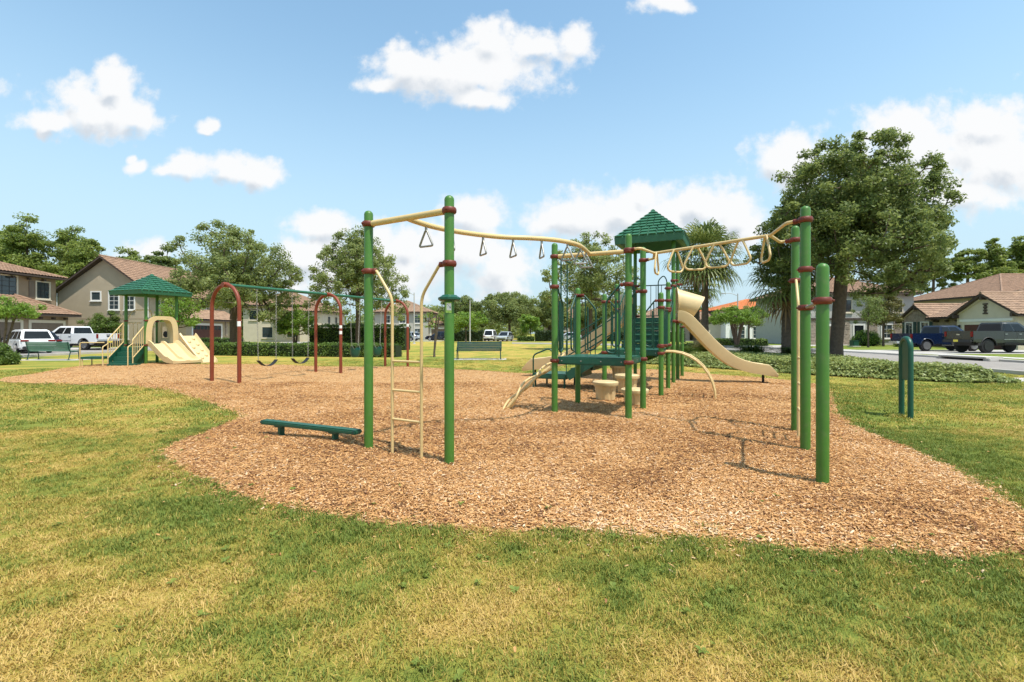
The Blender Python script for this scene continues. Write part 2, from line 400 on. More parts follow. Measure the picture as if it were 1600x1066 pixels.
# ================================================================== THE SETTING
MULCH_PX = [(4,597),(60,600),(120,601),(200,604),(260,611),(310,624),(350,639),(373,650),(352,664),(310,680),(272,694),(256,706),(263,722),
 (300,744),(360,767),(420,789),(480,802),(540,812),(600,821),(660,825),(720,828),(780,833),(860,831),(935,835),(1010,842),(1100,841),
 (1200,855),(1300,867),(1400,862),(1470,875),(1560,868),(1640,852),(1660,830),(1610,802),(1560,775),(1500,740),(1430,705),(1380,685),(1338,667),
 (1312,646),(1302,622),(1290,606),(1265,599),(1225,594),(1180,590),(1120,586),(1060,581),(1000,577),(930,579),(870,583),(820,584),(760,580),(700,577),
 (640,573.5),(560,573.5),(500,573),(420,570),(330,570),(250,568),(200,567.5),(150,570),(100,576),(50,585),(6,591)]
_jr = random.Random(5)
MULCH = [(p.x + _jr.uniform(-.035, .035) * (p.y < 9), p.y + _jr.uniform(-.035, .035) * (p.y < 9)) for p in smooth_path([(*G(*p), 0) for p in MULCH_PX], 7, True)]

def dryness(x, y):
    """0 lush .. 1 straw, the wear of the lawn"""
    n = fbm(x, y, 0.55, 5, 5); n2 = fbm(x, y, 3.6, 11, 4); n3 = fbm(x, y, 0.18, 31, 2)
    e = edge_dist(MULCH, x, y)
    near = np.clip(1.15 - e / np.where(y < 6, 1.0, 0.7), 0, 1) * np.where((x < -9) | (y > 9), 0.35, 1)
    dry = 0.61 + (n - 0.5) * 0.85 + (n2 - 0.5) * 1.35 + (n3 - 0.5) * 0.6
    dry = dry - 0.34 * near
    dry = np.where(x > 1.5, dry - 0.10, dry)
    dry = np.where((x > 25) | (x < -36), dry * 0.25, dry)
    return np.clip(dry, 0, 1)

def ground_mat():
    m = bpy.data.materials.new('lawn'); m.use_nodes = True
    n, l = m.node_tree.nodes, m.node_tree.links; b = n['Principled BSDF']; b.inputs['Roughness'].default_value = 0.95; b.inputs['Specular IOR Level'].default_value = 0.1
    a = n.new('ShaderNodeAttribute'); a.attribute_name = 'dry'
    g = n.new('ShaderNodeNewGeometry')
    def nz(s, d):
        t = n.new('ShaderNodeTexNoise'); t.inputs['Scale'].default_value = s; t.inputs['Detail'].default_value = d; t.inputs['Roughness'].default_value = 0.7
        l.new(g.outputs['Position'], t.inputs['Vector']); return t
    t1, t2, t3 = nz(1.7, 6), nz(35, 4), nz(0.35, 4)
    def mth(op, x, y):
        q = n.new('ShaderNodeMath'); q.operation = op
        for i, v in enumerate((x, y)):
            if isinstance(v, (int, float)): q.inputs[i].default_value = v
            else: l.new(v, q.inputs[i])
        return q.outputs[0]
    f = mth('ADD', a.outputs['Fac'], mth('MULTIPLY', mth('SUBTRACT', t1.outputs[0], 0.5), 1.1))
    f = mth('ADD', f, mth('MULTIPLY', mth('SUBTRACT', t2.outputs[0], 0.5), 1.0))
    f = mth('ADD', f, mth('MULTIPLY', mth('SUBTRACT', t3.outputs[0], 0.5), 0.7))
    r = n.new('ShaderNodeValToRGB'); l.new(f, r.inputs[0]); e = r.color_ramp.elements
    e[0].position = 0.0; e[0].color = (0.140, 0.190, 0.034, 1); e[1].position = 1.0; e[1].color = (0.46, 0.315, 0.085, 1)
    q = e.new(0.35); q.color = (0.22, 0.245, 0.046, 1); q = e.new(0.65); q.color = (0.35, 0.295, 0.060, 1)
    l.new(r.outputs[0], b.inputs['Base Color'])
    bp = n.new('ShaderNodeBump'); bp.inputs['Strength'].default_value = 0.9; bp.inputs['Distance'].default_value = 0.03
    l.new(nz(70, 3).outputs[0], bp.inputs['Height']); l.new(bp.outputs[0], b.inputs['Normal'])
    return m
s = np.linspace(-1, 1, 201)
gx = np.sign(s) * (np.exp(np.abs(s) * 4.6) - 1) / (math.exp(4.6) - 1) * 700
s = np.linspace(0, 1, 221)
gy = -30 + np.concatenate([np.linspace(0, 30, 20)[:-1], 30 + (np.exp(s * 4.4) - 1) / (math.exp(4.4) - 1) * 900])
XX, YY = np.meshgrid(gx, gy)
V = np.stack([XX, YY, np.zeros_like(XX)], -1).reshape(-1, 3)
nx, ny = len(gx), len(gy); idx = np.arange(nx * ny).reshape(ny, nx)
Fq = np.stack([idx[:-1, :-1], idx[:-1, 1:], idx[1:, 1:], idx[1:, :-1]], -1).reshape(-1, 4)
o = np_mesh('ground', V, Fq, ground_mat(), attrs_pt={'dry': dryness(V[:, 0], V[:, 1])}); tag(o, kind='structure')

def mulch_mat():
    m = bpy.data.materials.new('mulch_bed'); m.use_nodes = True
    n, l = m.node_tree.nodes, m.node_tree.links; b = n['Principled BSDF']; b.inputs['Roughness'].default_value = 0.9; b.inputs['Specular IOR Level'].default_value = 0.15
    g = n.new('ShaderNodeNewGeometry')
    mp = n.new('ShaderNodeMapping'); mp.inputs['Scale'].default_value = (1, 1, 1); l.new(g.outputs['Position'], mp.inputs[0])
    w = n.new('ShaderNodeTexNoise'); w.inputs['Scale'].default_value = 14; l.new(mp.outputs[0], w.inputs['Vector'])
    ad = n.new('ShaderNodeMix'); ad.data_type = 'RGBA'; ad.blend_type = 'ADD'; ad.inputs[0].default_value = 0.06; l.new(mp.outputs[0], ad.inputs[6]); l.new(w.outputs['Color'], ad.inputs[7])
    v = n.new('ShaderNodeTexVoronoi'); v.inputs['Scale'].default_value = 48; l.new(ad.outputs[2], v.inputs['Vector'])
    r = n.new('ShaderNodeValToRGB'); l.new(v.outputs['Color'], r.inputs[0]); e = r.color_ramp.elements
    e[0].position = 0.0; e[0].color = (0.24, 0.115, 0.045, 1); e[1].position = 1; e[1].color = (0.68, 0.50, 0.31, 1)
    q = e.new(0.25); q.color = (0.44, 0.235, 0.085, 1); q = e.new(0.6); q.color = (0.56, 0.33, 0.135, 1)
    t = n.new('ShaderNodeTexNoise'); t.inputs['Scale'].default_value = 0.7; t.inputs['Detail'].default_value = 6; l.new(g.outputs['Position'], t.inputs['Vector'])
    mm = n.new('ShaderNodeMix'); mm.data_type = 'RGBA'; mm.blend_type = 'MULTIPLY'; l.new(t.outputs[0], mm.inputs[0]); l.new(r.outputs[0], mm.inputs[6]); mm.inputs[7].default_value = (0.86, 0.80, 0.76, 1)
    l.new(mm.outputs[2], b.inputs['Base Color'])
    bp = n.new('ShaderNodeBump'); bp.inputs['Strength'].default_value = 1.0; bp.inputs['Distance'].default_value = 0.03
    l.new(v.outputs['Color'], bp.inputs['Height']); l.new(bp.outputs[0], b.inputs['Normal'])
    return m
def mulch_z(x, y):
    """gently uneven top of the mulch, scuffed hollow below the swings"""
    e = np.clip(edge_dist(MULCH, x, y) / 0.6, 0, 1)
    z = 0.012 + e * (0.018 + 0.075 * np.clip(fbm(x, y, 0.9, 51, 3) - 0.32, 0, 1) + 0.02 * (fbm(x, y, 4.0, 53, 2) - .3))
    for hx, hy in ((-7.39, 14.26), (-6.86, 15.38), (-5.83, 17.58), (-5.3, 18.67)): z = z - 0.05 * np.exp(-((x - hx) ** 2 + (y - hy) ** 2) / 0.30)
    for hx, hy in ((-1.18, 5.30), (7.2, 12.6), (0.6, 14.9), (-14.6, 21.2), (3.67, 6.0)): z = z - 0.03 * np.exp(-((x - hx) ** 2 + (y - hy) ** 2) / 0.35)
    return np.maximum(z, 0.008)
from mathutils.geometry import delaunay_2d_cdt
rj = np.random.default_rng(2); qx, qy = [], []
for (y0, y1, sp) in ((2.5, 7, .17), (7, 13, .35), (13, 26, .8)):
    ax, ay_ = np.meshgrid(np.arange(-22, 8, sp), np.arange(y0, y1, sp)); ax = ax.ravel() + rj.uniform(-.3, .3, ax.size) * sp; ay_ = ay_.ravel() + rj.uniform(-.3, .3, ay_.size) * sp
    k = inside(MULCH, ax, ay_) & (edge_dist(MULCH, ax, ay_) > sp * .3); qx.append(ax[k]); qy.append(ay_[k])
qx, qy = np.concatenate(qx), np.concatenate(qy); nb = len(MULCH)
res = delaunay_2d_cdt([Vector(p) for p in MULCH] + [Vector((a, b)) for a, b in zip(qx, qy)], [(i, (i + 1) % nb) for i in range(nb)], [list(range(nb))], 1, 1e-5)
vx = np.array([p[:] for p in res[0]]); fz = [f for f in res[2] if len(f) == 3]
o = np_mesh('mulch_bed', np.column_stack([vx, mulch_z(vx[:, 0], vx[:, 1])]), fz, mulch_mat()); tag(o, kind='structure')
for p in o.data.polygons: p.use_smooth = True

# ------------------------------------------------------------------ roads, kerbs, drives
def strip(name, left, right, z, m, parent=None, kind='structure'):
    L, Rr = smooth_path([(*p, z) for p in left], 6), smooth_path([(*p, z) for p in right], 6)
    mb = MB(); mb.grid([[a, b] for a, b in zip(L, Rr)]); o = mb.build(name, m, parent)
    if parent is None: tag(o, kind=kind)
    return o
def kerb(path, side, name='kerb'):
    pts = smooth_path([(*p, 0) for p in path], 6); rows = []
    for i, p in enumerate(pts):
        t = (pts[min(i + 1, len(pts) - 1)] - pts[max(i - 1, 0)]).normalized(); nrm = Vector((t.y, -t.x, 0)) * side
        rows.append([p + Vector((0, 0, -0.02)), p + Vector((0, 0, 0.11)), p + nrm * 0.03 + Vector((0, 0, 0.13)), p + nrm * 0.2 + Vector((0, 0, 0.13)), p + nrm * 0.2 + Vector((0, 0, -0.02))])
    o = MB().grid(rows).build(name, M['concrete']); tag(o, kind='structure')
rE_n = [(17.2, -20), (17.2, 5), (17.2, 16), (17.6, 26), (16.9, 36), (14.5, 46), (9, 56), (0, 62)]
rE_f = [(23.4, -20), (23.4, 5), (23.4, 16), (24.0, 28), (23.6, 40), (20.5, 51), (13, 62), (0, 69.5)]
strip('road', rE_n, rE_f, 0.012, M['asphalt']); kerb(rE_n[:6], -1); kerb(rE_f[:6], 1)
rW_n = [(-28.5, -20), (-28.5, 10), (-28.5, 25), (-28.0, 40), (-26, 56), (-19, 74), (-12, 80)]
rW_f = [(-35.0, -20), (-35.0, 10), (-35.0, 25), (-34.8, 40), (-33, 58), (-27, 78), (-20, 88)]
strip('road', rW_n, rW_f, 0.012, M['asphalt']); kerb(rW_n, 1); kerb(rW_f, -1)
strip('road', [(-60, 82), (-12, 82.5), (20, 82), (90, 80)], [(-60, 89), (-12, 89), (20, 89), (90, 88)], 0.008, M['asphalt'])
# pavement across the east road, and drives
strip('pavement', [(26.6, -10), (26.6, 16), (27.2, 28), (26.8, 40), (24, 52)], [(28.0, -10), (28.0, 16), (28.6, 28), (28.2, 40), (25.2, 53)], 0.016, M['concrete'])
def slab(name, poly, z0, z1, m):
    o = MB().prism(poly, z0, z1).build(name, m); tag(o, kind='structure'); return o
slab('driveway', [(23.7, 30.2), (26.6, 31.5), (42, 31.5), (42, 38.6), (26.6, 38.6), (23.7, 39.6)], -0.02, 0.024, M['drive'])
slab('driveway', [(22.6, 45.6), (37, 53), (41, 56), (36.2, 56), (21.2, 49.6)], -0.02, 0.022, M['drive'])
slab('driveway', [(-35.2, 31.5), (-42, 31.5), (-42, 44.8), (-35.2, 44.8)], -0.02, 0.022, M['drive'])
slab('driveway', [(-33.6, 53), (-36, 53), (-36, 59.5), (-33, 59.5)], -0.02, 0.022, M['drive'])
slab('pavement', [(14.6, 13.6), (17.0, 13.2), (17.0, 14.5), (14.6, 14.8)], -0.02, 0.018, M['concrete'])
slab('pavement', [(12.6, 10.9), (17.0, 10.3), (17.0, 11.3), (12.6, 11.7)], -0.02, 0.018, M['concrete'])
slab('bench_pad', [(-3.2, 24.5), (-0.3, 24.5), (-0.3, 25.9), (-3.2, 25.9)], -0.02, 0.02, M['concrete'])
slab('bench_pad', [(-25.4, 24.0), (-22.2, 24.0), (-22.2, 25.2), (-25.4, 25.2)], -0.02, 0.02, M['concrete'])
# storm drain inlet in the east kerb
t = thing('storm_drain', 'concrete kerb inlet of the storm drain on the far side of the right-hand road', 'drain', (23.5, 24.6, 0))
MB().box((23.75, 24.6, 0.17), (0.9, 2.6, 0.09)).build('lid', M['concrete'], t, bevel=0.02)
MB().box((23.52, 24.6, 0.068), (0.26, 1.7, 0.10)).build('opening', M['black'], t)
for yy in (23.3, 25.9): MB().box((23.72, yy, 0.065), (0.8, 0.35, 0.15)).build('apron', M['concrete'], t, bevel=0.03)

# ------------------------------------------------------------------ scattered stuff (instances on points)
def scatter(name, P, rot, scl, colv, idx, protos, kind='stuff', label=None):
    me = bpy.data.meshes.new(name); n = len(P)
    me.vertices.add(n); me.vertices.foreach_set('co', np.asarray(P, np.float32).ravel())
    a = me.attributes.new('rot', 'FLOAT_VECTOR', 'POINT'); a.data.foreach_set('vector', np.asarray(rot, np.float32).ravel())
    a = me.attributes.new('scl', 'FLOAT_VECTOR', 'POINT'); a.data.foreach_set('vector', np.asarray(scl, np.float32).ravel())
    a = me.attributes.new('cv', 'FLOAT', 'POINT'); a.data.foreach_set('value', np.asarray(colv, np.float32))
    a = me.attributes.new('ix', 'INT', 'POINT'); a.data.foreach_set('value', np.asarray(idx, np.int32))
    me.update(); o = link(name, me); tag(o, label, kind=kind)
    col = bpy.data.collections.new(name + '_pieces')
    for p in protos: COL.objects.unlink(p); col.objects.link(p)
    ng = bpy.data.node_groups.new(name, 'GeometryNodeTree')
    ng.interface.new_socket('Geometry', in_out='INPUT', socket_type='NodeSocketGeometry'); ng.interface.new_socket('Geometry', in_out='OUTPUT', socket_type='NodeSocketGeometry')
    N, L = ng.nodes, ng.links; gi, go = N.new('NodeGroupInput'), N.new('NodeGroupOutput')
    ci = N.new('GeometryNodeCollectionInfo'); ci.inputs[0].default_value = col; ci.inputs[1].default_value = True; ci.inputs[2].default_value = True
    ip = N.new('GeometryNodeInstanceOnPoints'); ip.inputs['Pick Instance'].default_value = True
    def na(nm, ty):
        q = N.new('GeometryNodeInputNamedAttribute'); q.data_type = ty; q.inputs[0].default_value = nm; return q.outputs[0]
    er = N.new('FunctionNodeEulerToRotation'); L.new(na('rot', 'FLOAT_VECTOR'), er.inputs[0])
    mp = N.new('GeometryNodeMeshToPoints'); L.new(gi.outputs[0], mp.inputs[0]); L.new(mp.outputs[0], ip.inputs['Points'])
    L.new(ci.outputs[0], ip.inputs['Instance']); L.new(na('ix', 'INT'), ip.inputs['Instance Index'])
    L.new(er.outputs[0], ip.inputs['Rotation']); L.new(na('scl', 'FLOAT_VECTOR'), ip.inputs['Scale'])
    L.new(ip.outputs[0], go.inputs[0])
    md = o.modifiers.new('scatter', 'NODES'); md.node_group = ng
    return o

def inst_ramp_mat(name, stops, rough=0.8, trans=0.0):
    m = bpy.data.materials.new(name); m.use_nodes = True
    n, l = m.node_tree.nodes, m.node_tree.links; b = n['Principled BSDF']; b.inputs['Roughness'].default_value = rough; b.inputs['Specular IOR Level'].default_value = 0.2
    a = n.new('ShaderNodeAttribute'); a.attribute_name = 'cv'; a.attribute_type = 'INSTANCER'
    a2 = n.new('ShaderNodeAttribute'); a2.attribute_name = 'v'
    ad = n.new('ShaderNodeMath'); ad.operation = 'ADD'; l.new(a.outputs['Fac'], ad.inputs[0]); l.new(a2.outputs['Fac'], ad.inputs[1])
    r = n.new('ShaderNodeValToRGB'); l.new(ad.outputs[0], r.inputs[0]); e = r.color_ramp.elements
    e[0].position, e[0].color = stops[0][0], stops[0][1] + (1,); e[1].position, e[1].color = stops[-1][0], stops[-1][1] + (1,)
    for p, c in stops[1:-1]: q = e.new(p); q.color = c + (1,)
    l.new(r.outputs[0], b.inputs['Base Color'])
    if trans:
        t = n.new('ShaderNodeBsdfTranslucent'); l.new(r.outputs[0], t.inputs['Color'])
        ms = n.new('ShaderNodeMixShader'); ms.inputs[0].default_value = trans
        l.new(b.outputs[0], ms.inputs[1]); l.new(t.outputs[0], ms.inputs[2]); l.new(ms.outputs[0], n['Material Output'].inputs['Surface'])
    return m
GRASS = inst_ramp_mat('grass_blades', [(0.0, (0.150, 0.205, 0.038)), (0.3, (0.225, 0.255, 0.048)), (0.6, (0.36, 0.300, 0.058)), (0.85, (0.48, 0.335, 0.085)), (1.0, (0.58, 0.41, 0.14))], 0.6, 0.25)
CHIP = inst_ramp_mat('wood_chips', [(0.0, (0.17, 0.078, 0.038)), (0.17, (0.37, 0.180, 0.068)), (0.42, (0.58, 0.315, 0.120)), (0.72, (0.67, 0.415, 0.205)), (1.0, (0.72, 0.54, 0.36))], 0.85)

rng = np.random.default_rng(3)
def tuft(k, n, rad, h0, h1, w):
    V, F, A = [], [], []
    for i in range(n):
        r = rad * math.sqrt(rng.random()); a = rng.random() * 6.283; x, y = r * math.cos(a), r * math.sin(a)
        h = rng.uniform(h0, h1); b = rng.random() * 6.283; lean = rng.uniform(0.2, 1.25) * h
        dx, dy = math.cos(b), math.sin(b); px, py = -dy * w / 2, dx * w / 2
        c = rng.normal(0, 0.13) + (0.22 if rng.random() < 0.22 else 0)
        p = [(x - px, y - py, 0), (x + px, y + py, 0), (x + dx * lean * .4 + px * .8, y + dy * lean * .4 + py * .8, h * .65), (x + dx * lean * .4 - px * .8, y + dy * lean * .4 - py * .8, h * .65),
             (x + dx * lean + px * .1, y + dy * lean + py * .1, h * .93), (x + dx * lean - px * .1, y + dy * lean - py * .1, h * .93)]
        k0 = len(V); V += p; F += [(k0, k0 + 1, k0 + 2, k0 + 3), (k0 + 3, k0 + 2, k0 + 4, k0 + 5)]; A += [c, c]
    return np_mesh('tuft', V, F, GRASS, attr=A)
def pts_in(x0, x1, y0, y1, dens):
    n = int((x1 - x0) * (y1 - y0) * dens); return rng.uniform(x0, x1, n), rng.uniform(y0, y1, n)
def in_view(x, y, m=0.4): return np.abs(x) < y * 1.10 + m + 0.3
tufts = [tuft(k, 26, 0.055, 0.010, 0.034, 0.0042) for k in range(5)] + [tuft(k, 30, 0.16, 0.015, 0.04, 0.011) for k in range(4)]
PX, PY, SC, IX = [], [], [], []
for (y0, y1, dens, big) in ((1.5, 4.0, 760, 0), (4.0, 7.0, 420, 0), (7.0, 13.0, 60, 1), (13, 26, 20, 1)):
    x, y = pts_in(-1.2 * y1 - 1, 1.2 * y1 + 1, y0, y1, dens)
    k = in_view(x, y) & (~inside(MULCH, x, y) | (rng.random(len(x)) < np.exp(-edge_dist(MULCH, x, y) / 0.07) * .7)) & (np.hypot(x, y) < 26) & (x < 17) & (x > -28)
    x, y = x[k], y[k]; PX.append(x); PY.append(y)
    SC.append(rng.uniform(0.7, 1.25, len(x))); IX.append(rng.integers(0, 5, len(x)) if not big else rng.integers(5, 9, len(x)))
x, y = np.concatenate(PX), np.concatenate(PY); sc = np.concatenate(SC); ix = np.concatenate(IX)
dr = dryness(x, y); e = edge_dist(MULCH, x, y)
cv = np.clip(dr * 0.95 + rng.normal(0, 0.17, len(x)), 0.0, 1.0)
bare = fbm(x, y, 3.2, 77, 3) + rng.normal(0, 0.05, len(x))
keep = (bare < 0.78) | (dr < 0.3) | (rng.random(len(x)) < .4)
hgt = np.where(e < 0.35, 1.2, 1.0) * (1.1 - 0.5 * dr)
S = np.stack([sc, sc, sc * hgt], -1)
rot = np.stack([rng.normal(0, .12, len(x)), rng.normal(0, .12, len(x)), rng.uniform(0, 6.28, len(x))], -1)
def weed(k):
    V, F, A = [], [], []
    for q in range(7):
        a = q * .9 + rng.uniform(-.3, .3); L = rng.uniform(.03, .06); w = L * rng.uniform(.22, .34); h0 = rng.uniform(.008, .03); dx, dy = math.cos(a), math.sin(a); k0 = len(V); c = rng.normal(-.05, .08)
        V += [(0, 0, .004), (dx * L * .5 - dy * w, dy * L * .5 + dx * w, h0), (dx * L, dy * L, h0 * .8), (dx * L * .5 + dy * w, dy * L * .5 - dx * w, h0), (dx * L * .5, dy * L * .5, h0 * .75)]
        F += [(k0, k0 + 3, k0 + 4), (k0, k0 + 4, k0 + 1), (k0 + 3, k0 + 2, k0 + 4), (k0 + 4, k0 + 2, k0 + 1)]; A += [c] * 4
    return np_mesh('weed', V, F, GRASS, attr=A)
weeds = [weed(k) for k in range(3)]
wx, wy = pts_in(-9, 9, 1.6, 7.5, 70); we = edge_dist(MULCH, wx, wy); wi = inside(MULCH, wx, wy)
wk = in_view(wx, wy) & np.where(wi, rng.random(len(wx)) < .06 * np.exp(-we / .4), rng.random(len(wx)) < .06 + .85 * np.exp(-we / .35)); wx, wy = wx[wk], wy[wk]; ws_ = rng.uniform(.3, .75, len(wx))
scatter('weeds', np.stack([wx, wy, np.where(inside(MULCH, wx, wy), mulch_z(wx, wy) + .012, .012)], -1), np.stack([rng.normal(0, .15, len(wx)), rng.normal(0, .15, len(wx)), rng.uniform(0, 6.28, len(wx))], -1), np.stack([ws_] * 3, -1), rng.uniform(0, .22, len(wx)), rng.integers(0, 3, len(wx)), weeds, label='small broad-leaved weeds growing along the mulch edge')
scatter('grass', np.stack([x, y, np.zeros_like(x)], -1)[keep], rot[keep], S[keep], cv[keep], ix[keep], tufts, label='short patchy lawn grass, straw yellow and green')

def chip(k):
    L, W, H = rng.choice([rng.uniform(0.014, 0.03), rng.uniform(0.028, 0.055), rng.uniform(0.045, 0.075)], p=[.4, .42, .18]), rng.uniform(0.005, 0.014), rng.uniform(0.002, 0.005)
    V = []; c = rng.normal(0, .12)
    b = rng.uniform(-.006, .006)
    for t, w in ((-1, rng.uniform(.2, .9)), (-.3, 1), (.4, rng.uniform(.8, 1)), (1, rng.uniform(.1, .7))):
        z = b * (1 - t * t); y = rng.normal(0, .002)
        V += [(t * L / 2, y - W / 2 * w, z), (t * L / 2, y + W / 2 * w, z), (t * L / 2, y + W / 2 * w, z + H), (t * L / 2, y - W / 2 * w, z + H)]
    F = [(0, 1, 2, 3), (12, 15, 14, 13)]
    for i in range(3):
        a = i * 4
        for j in range(4): F.append((a + j, a + (j + 1) % 4, a + 4 + (j + 1) % 4, a + 4 + j))
    return np_mesh('chip', V, F, CHIP, attr=[c] * len(F))
chips = [chip(k) for k in range(24)]
PX, PY, SC = [], [], []
for (y0, y1, dens, s0) in ((2.4, 5.0, 4200, 1.0), (5.0, 8.0, 2500, 1.05), (8.0, 13.0, 900, 1.15), (13, 25, 160, 1.2)):
    x, y = pts_in(-1.12 * y1, 1.12 * y1, y0, y1, dens)
    k = in_view(x, y); x, y = x[k], y[k]
    i = inside(MULCH, x, y); e = edge_dist(MULCH, x, y)
    k = i | (rng.random(len(x)) < np.exp(-e / 0.09) * 0.5) | ((e < 0.6) & (rng.random(len(x)) < 0.004 * np.exp(-e * 3)))
    k &= ~(i & (e < 0.05) & (rng.random(len(x)) < 0.5))
    x, y = x[k], y[k]; PX.append(x); PY.append(y); SC.append(rng.uniform(.6, 1.15, len(x)) * s0)
x, y, sc = np.concatenate(PX), np.concatenate(PY), np.concatenate(SC)
patch = fbm(x, y, 0.9, 91, 4); cv = np.clip(0.42 + (patch - 0.5) * 0.7 + rng.normal(0, .23, len(x)), 0.0, 1)
inn = inside(MULCH, x, y); z = np.where(inn, mulch_z(x, y) + 0.002 + rng.random(len(x)) * 0.013, 0.008)
grey = fbm(x, y, 0.45, 131, 3); cv = np.where(grey > .56, np.clip(cv * .8 + .2 + rng.normal(0, .1, len(x)), 0, 1), cv)
rot = np.stack([rng.normal(0, .22, len(x)), rng.normal(0, .2, len(x)), rng.uniform(0, 6.28, len(x))], -1)
scatter('mulch_chips', np.stack([x, y, z], -1), rot, np.stack([sc, sc, sc], -1), cv, rng.integers(0, 24, len(x)), chips, label='orange brown wood chip mulch spread under the play equipment')

# a few dead leaves on the lawn
def leafp(k):
    w = rng.uniform(.4, .6); c = rng.uniform(-.5, .5)
    V = [(-1, 0, 0), (-.3, -w, .25), (.5, -w * .8, .2), (1, 0, c * .3), (.5, w * .8, .25), (-.3, w, .2), (0, 0, 0)]
    return np_mesh('dead_leaf', V, [(0, 1, 6), (1, 2, 6), (2, 3, 6), (3, 4, 6), (4, 5, 6), (5, 0, 6)], CHIP, attr=[0] * 6)
x, y = pts_in(-8, 9, 2.0, 8.5, 1.4)
k = in_view(x, y) & ~inside(MULCH, x, y); x, y = x[k], y[k]; sc = rng.uniform(.010, .021, len(x))
scatter('fallen_leaves', np.stack([x, y, np.full_like(x, .035)], -1), np.stack([rng.normal(0, .3, len(x)), rng.normal(0, .3, len(x)), rng.uniform(0, 6.28, len(x))], -1),
        np.stack([sc, sc, sc], -1), rng.choice([0.05, 0.12, 0.2, 0.3, 0.3, 0.7], len(x)), rng.integers(0, 4, len(x)), [leafp(k) for k in range(4)], label='scattered dead leaves lying in the foreground grass')
# ================================================================== PLANTS
def leaves(C, Rr, n, size, rs, up=0.55, aspect=0.5):
    """rhombic leaf quads round clump centres C with radii Rr -> V (N,4,3), shade (N)"""
    C = np.asarray(C); k = len(C)
    c = np.repeat(np.arange(k), n); N = len(c)
    d = rs.normal(size=(N, 3)); d /= np.linalg.norm(d, axis=1, keepdims=True)
    r = rs.random(N) ** (1 / 2.2)
    p = C[c] + d * (r[:, None]) * np.asarray(Rr).reshape(k, -1)[c]
    nrm = d * 0.55 + rs.normal(size=(N, 3)) * 0.6 + np.array([0, 0, up]); nrm /= np.linalg.norm(nrm, axis=1, keepdims=True)
    t = np.cross(nrm, rs.normal(size=(N, 3))); t /= np.linalg.norm(t, axis=1, keepdims=True) + 1e-9
    b = np.cross(nrm, t); s = (size * rs.uniform(.6, 1.4, N))[:, None]
    V = np.stack([p - t * s * .5, p + b * s * aspect * .5 + t * s * .08, p + t * s * .5, p - b * s * aspect * .5 + t * s * .08], 1)
    tone = rs.random(k)
    return V, np.clip(0.30 + 0.45 * tone[c] * 0.9 + rs.normal(0, .18, N), 0, 1)
def leaf_obj(name, V, A, m, parent):
    N = len(V); return np_mesh(name, V.reshape(-1, 3), np.arange(N * 4).reshape(N, 4), m, parent, attr=A)

